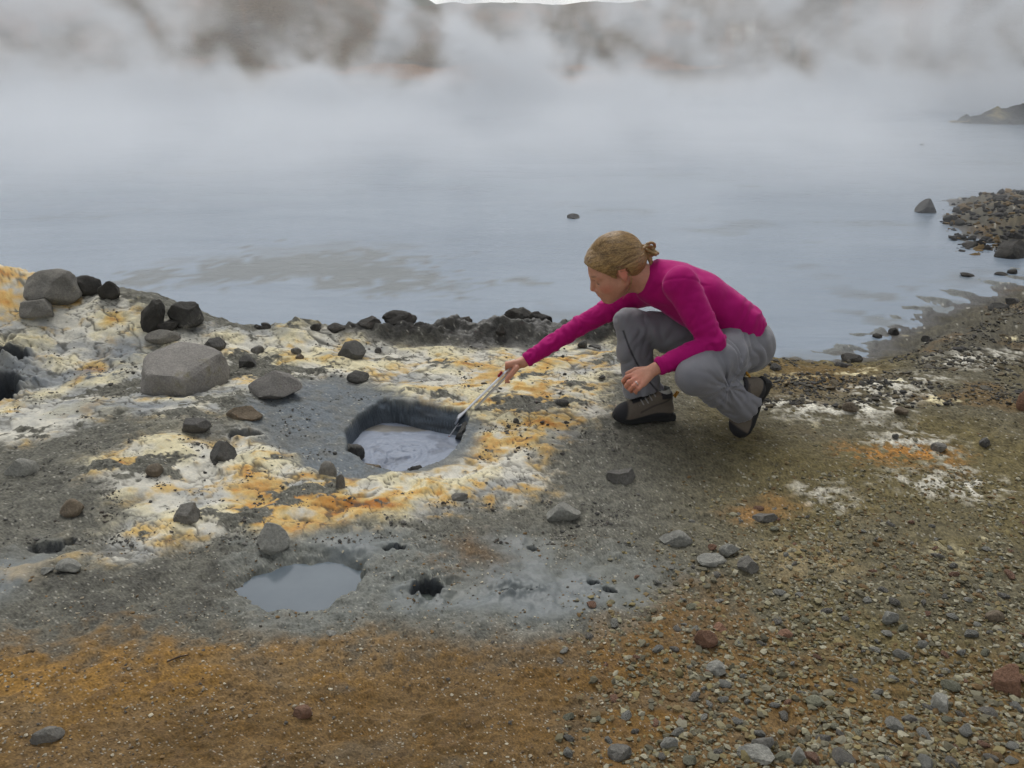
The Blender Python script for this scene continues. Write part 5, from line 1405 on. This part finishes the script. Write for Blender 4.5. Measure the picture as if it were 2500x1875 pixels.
# ---- single pebbles on the gravel and clods on the crust
def world_px(x, y, z=0.0):
    dz = z - CAM_H
    f_ = y * math.cos(PITCH) - dz * math.sin(PITCH)
    return 1250 + FPX * x / f_, 937.5 - FPX * (y * math.sin(PITCH) + dz * math.cos(PITCH)) / f_
RSV = [rock_mesh('pebble', 500 + k, (1.0, 0.55 + 0.3 * ((k * 7) % 5) / 4, 0.34 + 0.3 * ((k * 3) % 4) / 3), 9, 0.03, 2, None, 0.25, 0.05) for k in range(14)]
ANCHORS = [('slab-like long bluish rock by the mud flat', 1648, 1306), ('flat pitted rock near the rusty stain', 1866, 1262), ('loose trio of rocks', 1785, 1370), ('pinkish brown blocky rock', 1722, 1558),
    ('pale rough rock below the pinkish one', 1752, 1638), ('broad pale rock at the bottom edge', 1844, 1850), ('reddish pyramid rock at the frame edge', 2462, 1650), ('sharp grey wedge rock', 2296, 1712),
    ('pale leaf-shaped stone', 1990, 1708), ('orange brown stone', 1915, 1548), ('pale tilted stone', 2172, 1512), ('brown lens-shaped stone', 2425, 1508), ('lone pale stone on bottom rust', 1632, 1822), ('grey rounded bottom rock', 1512, 1848)]
def pebble_set(n, pick, size, kinds, group, seed, name='pebble', anchors=(), reach=230):
    r = np.random.RandomState(seed); out = []
    while len(out) < n:
        px, py = pick(r)
        x, y = hit(px, py)
        s = size(r, py)
        if all((x - a) ** 2 + (y - b) ** 2 > (0.55 * (s + c)) ** 2 for a, b, c, _, _ in out): out.append((x, y, s, px, py))
    xs = np.array(out); zs = heights(xs[:, 0], xs[:, 1])
    made, best = [], {}
    for (x, y, s, px, py), z in zip(out, zs):
        kind, short, lab, cat = kinds[r.randint(len(kinds))]
        key = (kind, r.randint(len(RSV)))
        if key not in GROUND_CACHE:
            m_ = RSV[key[1]].copy(); m_.materials.append(MATS[kind]); GROUND_CACHE[key] = m_
        o = bpy.data.objects.new(name, GROUND_CACHE[key]); col.objects.link(o)
        o.location = (x, y, z); o.scale = (s, s, s); o.rotation_euler = (r.uniform(-.2, .2), r.uniform(-.2, .2), r.uniform(0, 6.28))
        tag(o, lab, cat, group + ', ' + kind)
        for an, ax_, ay_ in anchors:
            dx, dy = px - ax_, (py - ay_) * 1.6
            way = ('right of' if dx > 0 else 'left of') if abs(dx) > abs(dy) else ('below' if dy > 0 else 'above')
            dd_ = math.hypot(dx, dy)
            if dd_ < reach and dd_ < best.get((short, way, an), (1e9, None))[0]: best[(short, way, an)] = (dd_, o)
    done = set()
    for (short, way, an), (dd_, o) in sorted(best.items(), key=lambda t: t[1][0]):
        if o.name not in done:                          # the one nearest to a named rock is told apart by it
            done.add(o.name); o['label'] = 'closest %s %s %s the %s' % (short, cat if False else name, way, an)
def pick_right(r):
    while True:
        px, py = r.uniform(1360, 2540), 1875 - 640 * r.rand() ** 1.25
        edge = 1360 + (py < 1540) * (1540 - py) * 1.1
        if px > edge and r.rand() < 0.35 + 0.65 * (px - 1300) / 1200: return px, py
pebble_set(215, pick_right, lambda r, py: float(np.clip(r.lognormal(-3.55, 0.30), 0.016, 0.055)) * (0.75 + 0.4 * (py - 1235) / 640),
           [('pale', 'pale', 'pale angular pebble loose in the gravel, away from the larger rocks', 'pebble'), ('pale', 'pale', 'pale angular pebble loose in the gravel, away from the larger rocks', 'pebble'), ('grey', 'grey', 'mid grey pebble loose in the gravel, away from the larger rocks', 'pebble'),
            ('olive', 'olive', 'olive flat pebble loose in the gravel, away from the larger rocks', 'pebble'), ('red', 'reddish', 'reddish brown pebble loose in the gravel, away from the larger rocks', 'pebble')], 'loose pebbles at lower right', 7, 'pebble', ANCHORS)
def pick_crust(r):
    while True:
        px, py = (r.uniform(1120, 1480), r.uniform(842, 1110)) if r.rand() < 0.72 else (r.uniform(150, 900), r.uniform(830, 1250))
        if not (840 < px < 1200 and 960 < py < 1200): return px, py
pebble_set(80, pick_crust, lambda r, py: float(np.clip(r.lognormal(-4.0, 0.35), 0.010, 0.036)), [('dark', 'small dark', 'small dark stone strewn on the pale mineral crust', 'stone')], 'small dark stones on the crust', 8, 'stone',
           [('large grey brown slab', 448, 920), ('two-faced split rock', 672, 960), ('dark pointed boulder', 856, 865), ('dark rounded rock above the pot', 874, 922), ('dark egg-shaped stone', 1372, 994), ('dark pyramid rock', 543, 1105), ('planted boot', 1560, 1000), ('reaching hand', 1235, 905), ('dark flat-topped rock', 478, 1044)], 200)

# ---- gravel too small to count
def gravel(name, n, pick, size, tones, seed, label, flat=0.5):
    r = np.random.RandomState(seed)
    P = pick(r, n)
    n = len(P)
    z = heights(P[:, 0], P[:, 1])
    V0, F0 = ico(1)
    nv = len(V0)
    s = size(r, P)
    V = V0[None] * (1 + 0.28 * r.normal(size=(n, nv, 1)).clip(-1.5, 1.5))
    V = V * (np.stack([np.ones(n), r.uniform(.55, 1, n), r.uniform(.28, .75, n) * flat * 1.6], 1) * s[:, None] * 0.5)[:, None]
    a, b = r.uniform(0, 6.283, n), r.normal(0, .25, n)
    ca, sa, cb, sb = np.cos(a), np.sin(a), np.cos(b), np.sin(b)
    x, y, zz = V[..., 0], V[..., 1], V[..., 2]
    x, zz = x * cb[:, None] - zz * sb[:, None], x * sb[:, None] + zz * cb[:, None]
    x, y = x * ca[:, None] - y * sa[:, None], x * sa[:, None] + y * ca[:, None]
    V = np.stack([x + P[:, 0:1], y + P[:, 1:2], zz + (z + s * 0.10)[:, None]], -1).reshape(-1, 3)
    Fc = (F0[None] + (np.arange(n) * nv)[:, None, None]).reshape(-1, 3)
    me = mesh_np(name, V, Fc, False)
    T_ = np.array([lin(*t) for t in tones])
    c = T_[r.randint(len(T_), size=n)] * r.uniform(.7, 1.2, n)[:, None]
    color_attr(me, 'tone', np.repeat(c, nv, 0))
    return tag(link(name, me, gravelmat), label, 'gravel', kind='stuff')
N = Nodes('gravel_stones'); f = N.noise(N.obj(), 220, 3, 0.6)
gravelmat = N.set(Base_Color=N.mixc(1.0, N.attr('tone').outputs['Color'], N.mixc(f, (0.7, 0.7, 0.7), (1.25, 1.25, 1.25)), 'MULTIPLY'), Roughness=0.9, Normal=N.bump(f, 0.4, 0.002))
def field_pick(px0, px1, py0, py1, dens):
    def pick(r, n):
        out = []
        tot = 0
        while tot < n:
            px, py = r.uniform(px0, px1, 4 * n), r.uniform(py0, py1, 4 * n)
            k = r.rand(4 * n) < dens(px, py)
            u, v = (px[k] - 1250) / FPX, (937.5 - py[k]) / FPX
            dy, dz = math.cos(PITCH) + v * math.sin(PITCH), -math.sin(PITCH) + v * math.cos(PITCH)
            t = -CAM_H / dz
            out.append(np.stack([u * t, dy * t], 1)); tot += k.sum()
        return np.concatenate(out)[:n]
    return pick
def d_right(px, py):
    c = np.clip((px - 1330 - np.clip(1500 - py, 0, 999) * 0.85) / 500, 0, 1)
    nn = fbm(px / 160, py / 90, 601, 3)
    return np.clip(c * (0.55 + 0.6 * nn), 0, 1) * np.where(py < 1150, 0.25, 1)
gravel('gravel', 14000, field_pick(1250, 2620, 1000, 1960, d_right), lambda r, P: np.clip(r.lognormal(-4.62, .42, len(P)), .004, .028) * (0.85 + 0.12 * (3 - P[:, 1])),
       [(136, 132, 108), (120, 113, 86), (112, 97, 66), (104, 82, 50), (92, 87, 68), (148, 143, 122), (124, 113, 76), (110, 105, 86)], 21, 'loose grey and brown gravel covering the right foreground')
gravel('grit', 3200, field_pick(-60, 1500, 1300, 1920, lambda px, py: np.clip(0.25 + 0.5 * fbm(px / 200, py / 80, 611, 3), 0, 1)), lambda r, P: np.clip(r.lognormal(-5.3, .4, len(P)), .003, .012),
       [(120, 96, 62), (98, 80, 56), (150, 140, 120), (84, 80, 72), (176, 168, 146)], 22, 'fine grit sprinkled on mud and rust')
gravel('cinders', 3600, field_pick(-40, 1560, 840, 1330, lambda px, py: np.clip(2.2 * fbm(px / 110, py / 45, 621, 4) - 0.35, 0.03, 1) * (1 - ((px - 985) / 190) ** 2 - ((py - 1085) / 120) ** 2 < 0)), lambda r, P: np.clip(r.lognormal(-5.2, .5, len(P)), .003, .018),
       [(62, 61, 58), (80, 79, 74), (96, 94, 88), (70, 64, 56)], 23, 'dark cinders strewn over the pale crust')
gravel('spit_stones', 700, field_pick(2290, 2620, 465, 600, lambda px, py: np.where((py < 590) & (px > 2300 + np.abs(py - 520) * 0.7), 1.0, 0.02)), lambda r, P: np.clip(r.lognormal(-3.2, .5, len(P)), .015, .13),
       [(34, 33, 32), (42, 41, 38), (52, 49, 44), (40, 38, 35), (104, 84, 48)], 25, 'black lava rubble heaped on the near spit', 0.7)
gravel('shore_cinders', 3600, field_pick(1850, 2560, 720, 1010, lambda px, py: np.clip(0.3 + 0.7 * fbm(px / 120, py / 40, 631, 3), 0, 1) * (py > 872 - np.clip(px - 2140, 0, 999) * 0.5)), lambda r, P: np.clip(r.lognormal(-4.5, .5, len(P)), .006, .06),
       [(52, 51, 48), (66, 64, 58), (84, 80, 70), (96, 86, 66)], 24, 'dark cinders along the right shore')
# ---- a dry twig on the rust
a_, b_ = hit(408, 1622), hit(462, 1606)
za, zb = height(*a_) + 0.003, height(*b_) + 0.004
tag(tube('twig', [np.array((*a_, za)), np.array(((a_[0] + b_[0]) / 2, (a_[1] + b_[1]) / 2 + 0.002, (za + zb) / 2 + 0.002)), np.array((*b_, zb))], [.0016, .0022, .0014], plain('twig_bark', (66, 50, 36)), None, 6), 'thin dark twig lying on the orange sand', 'twig')
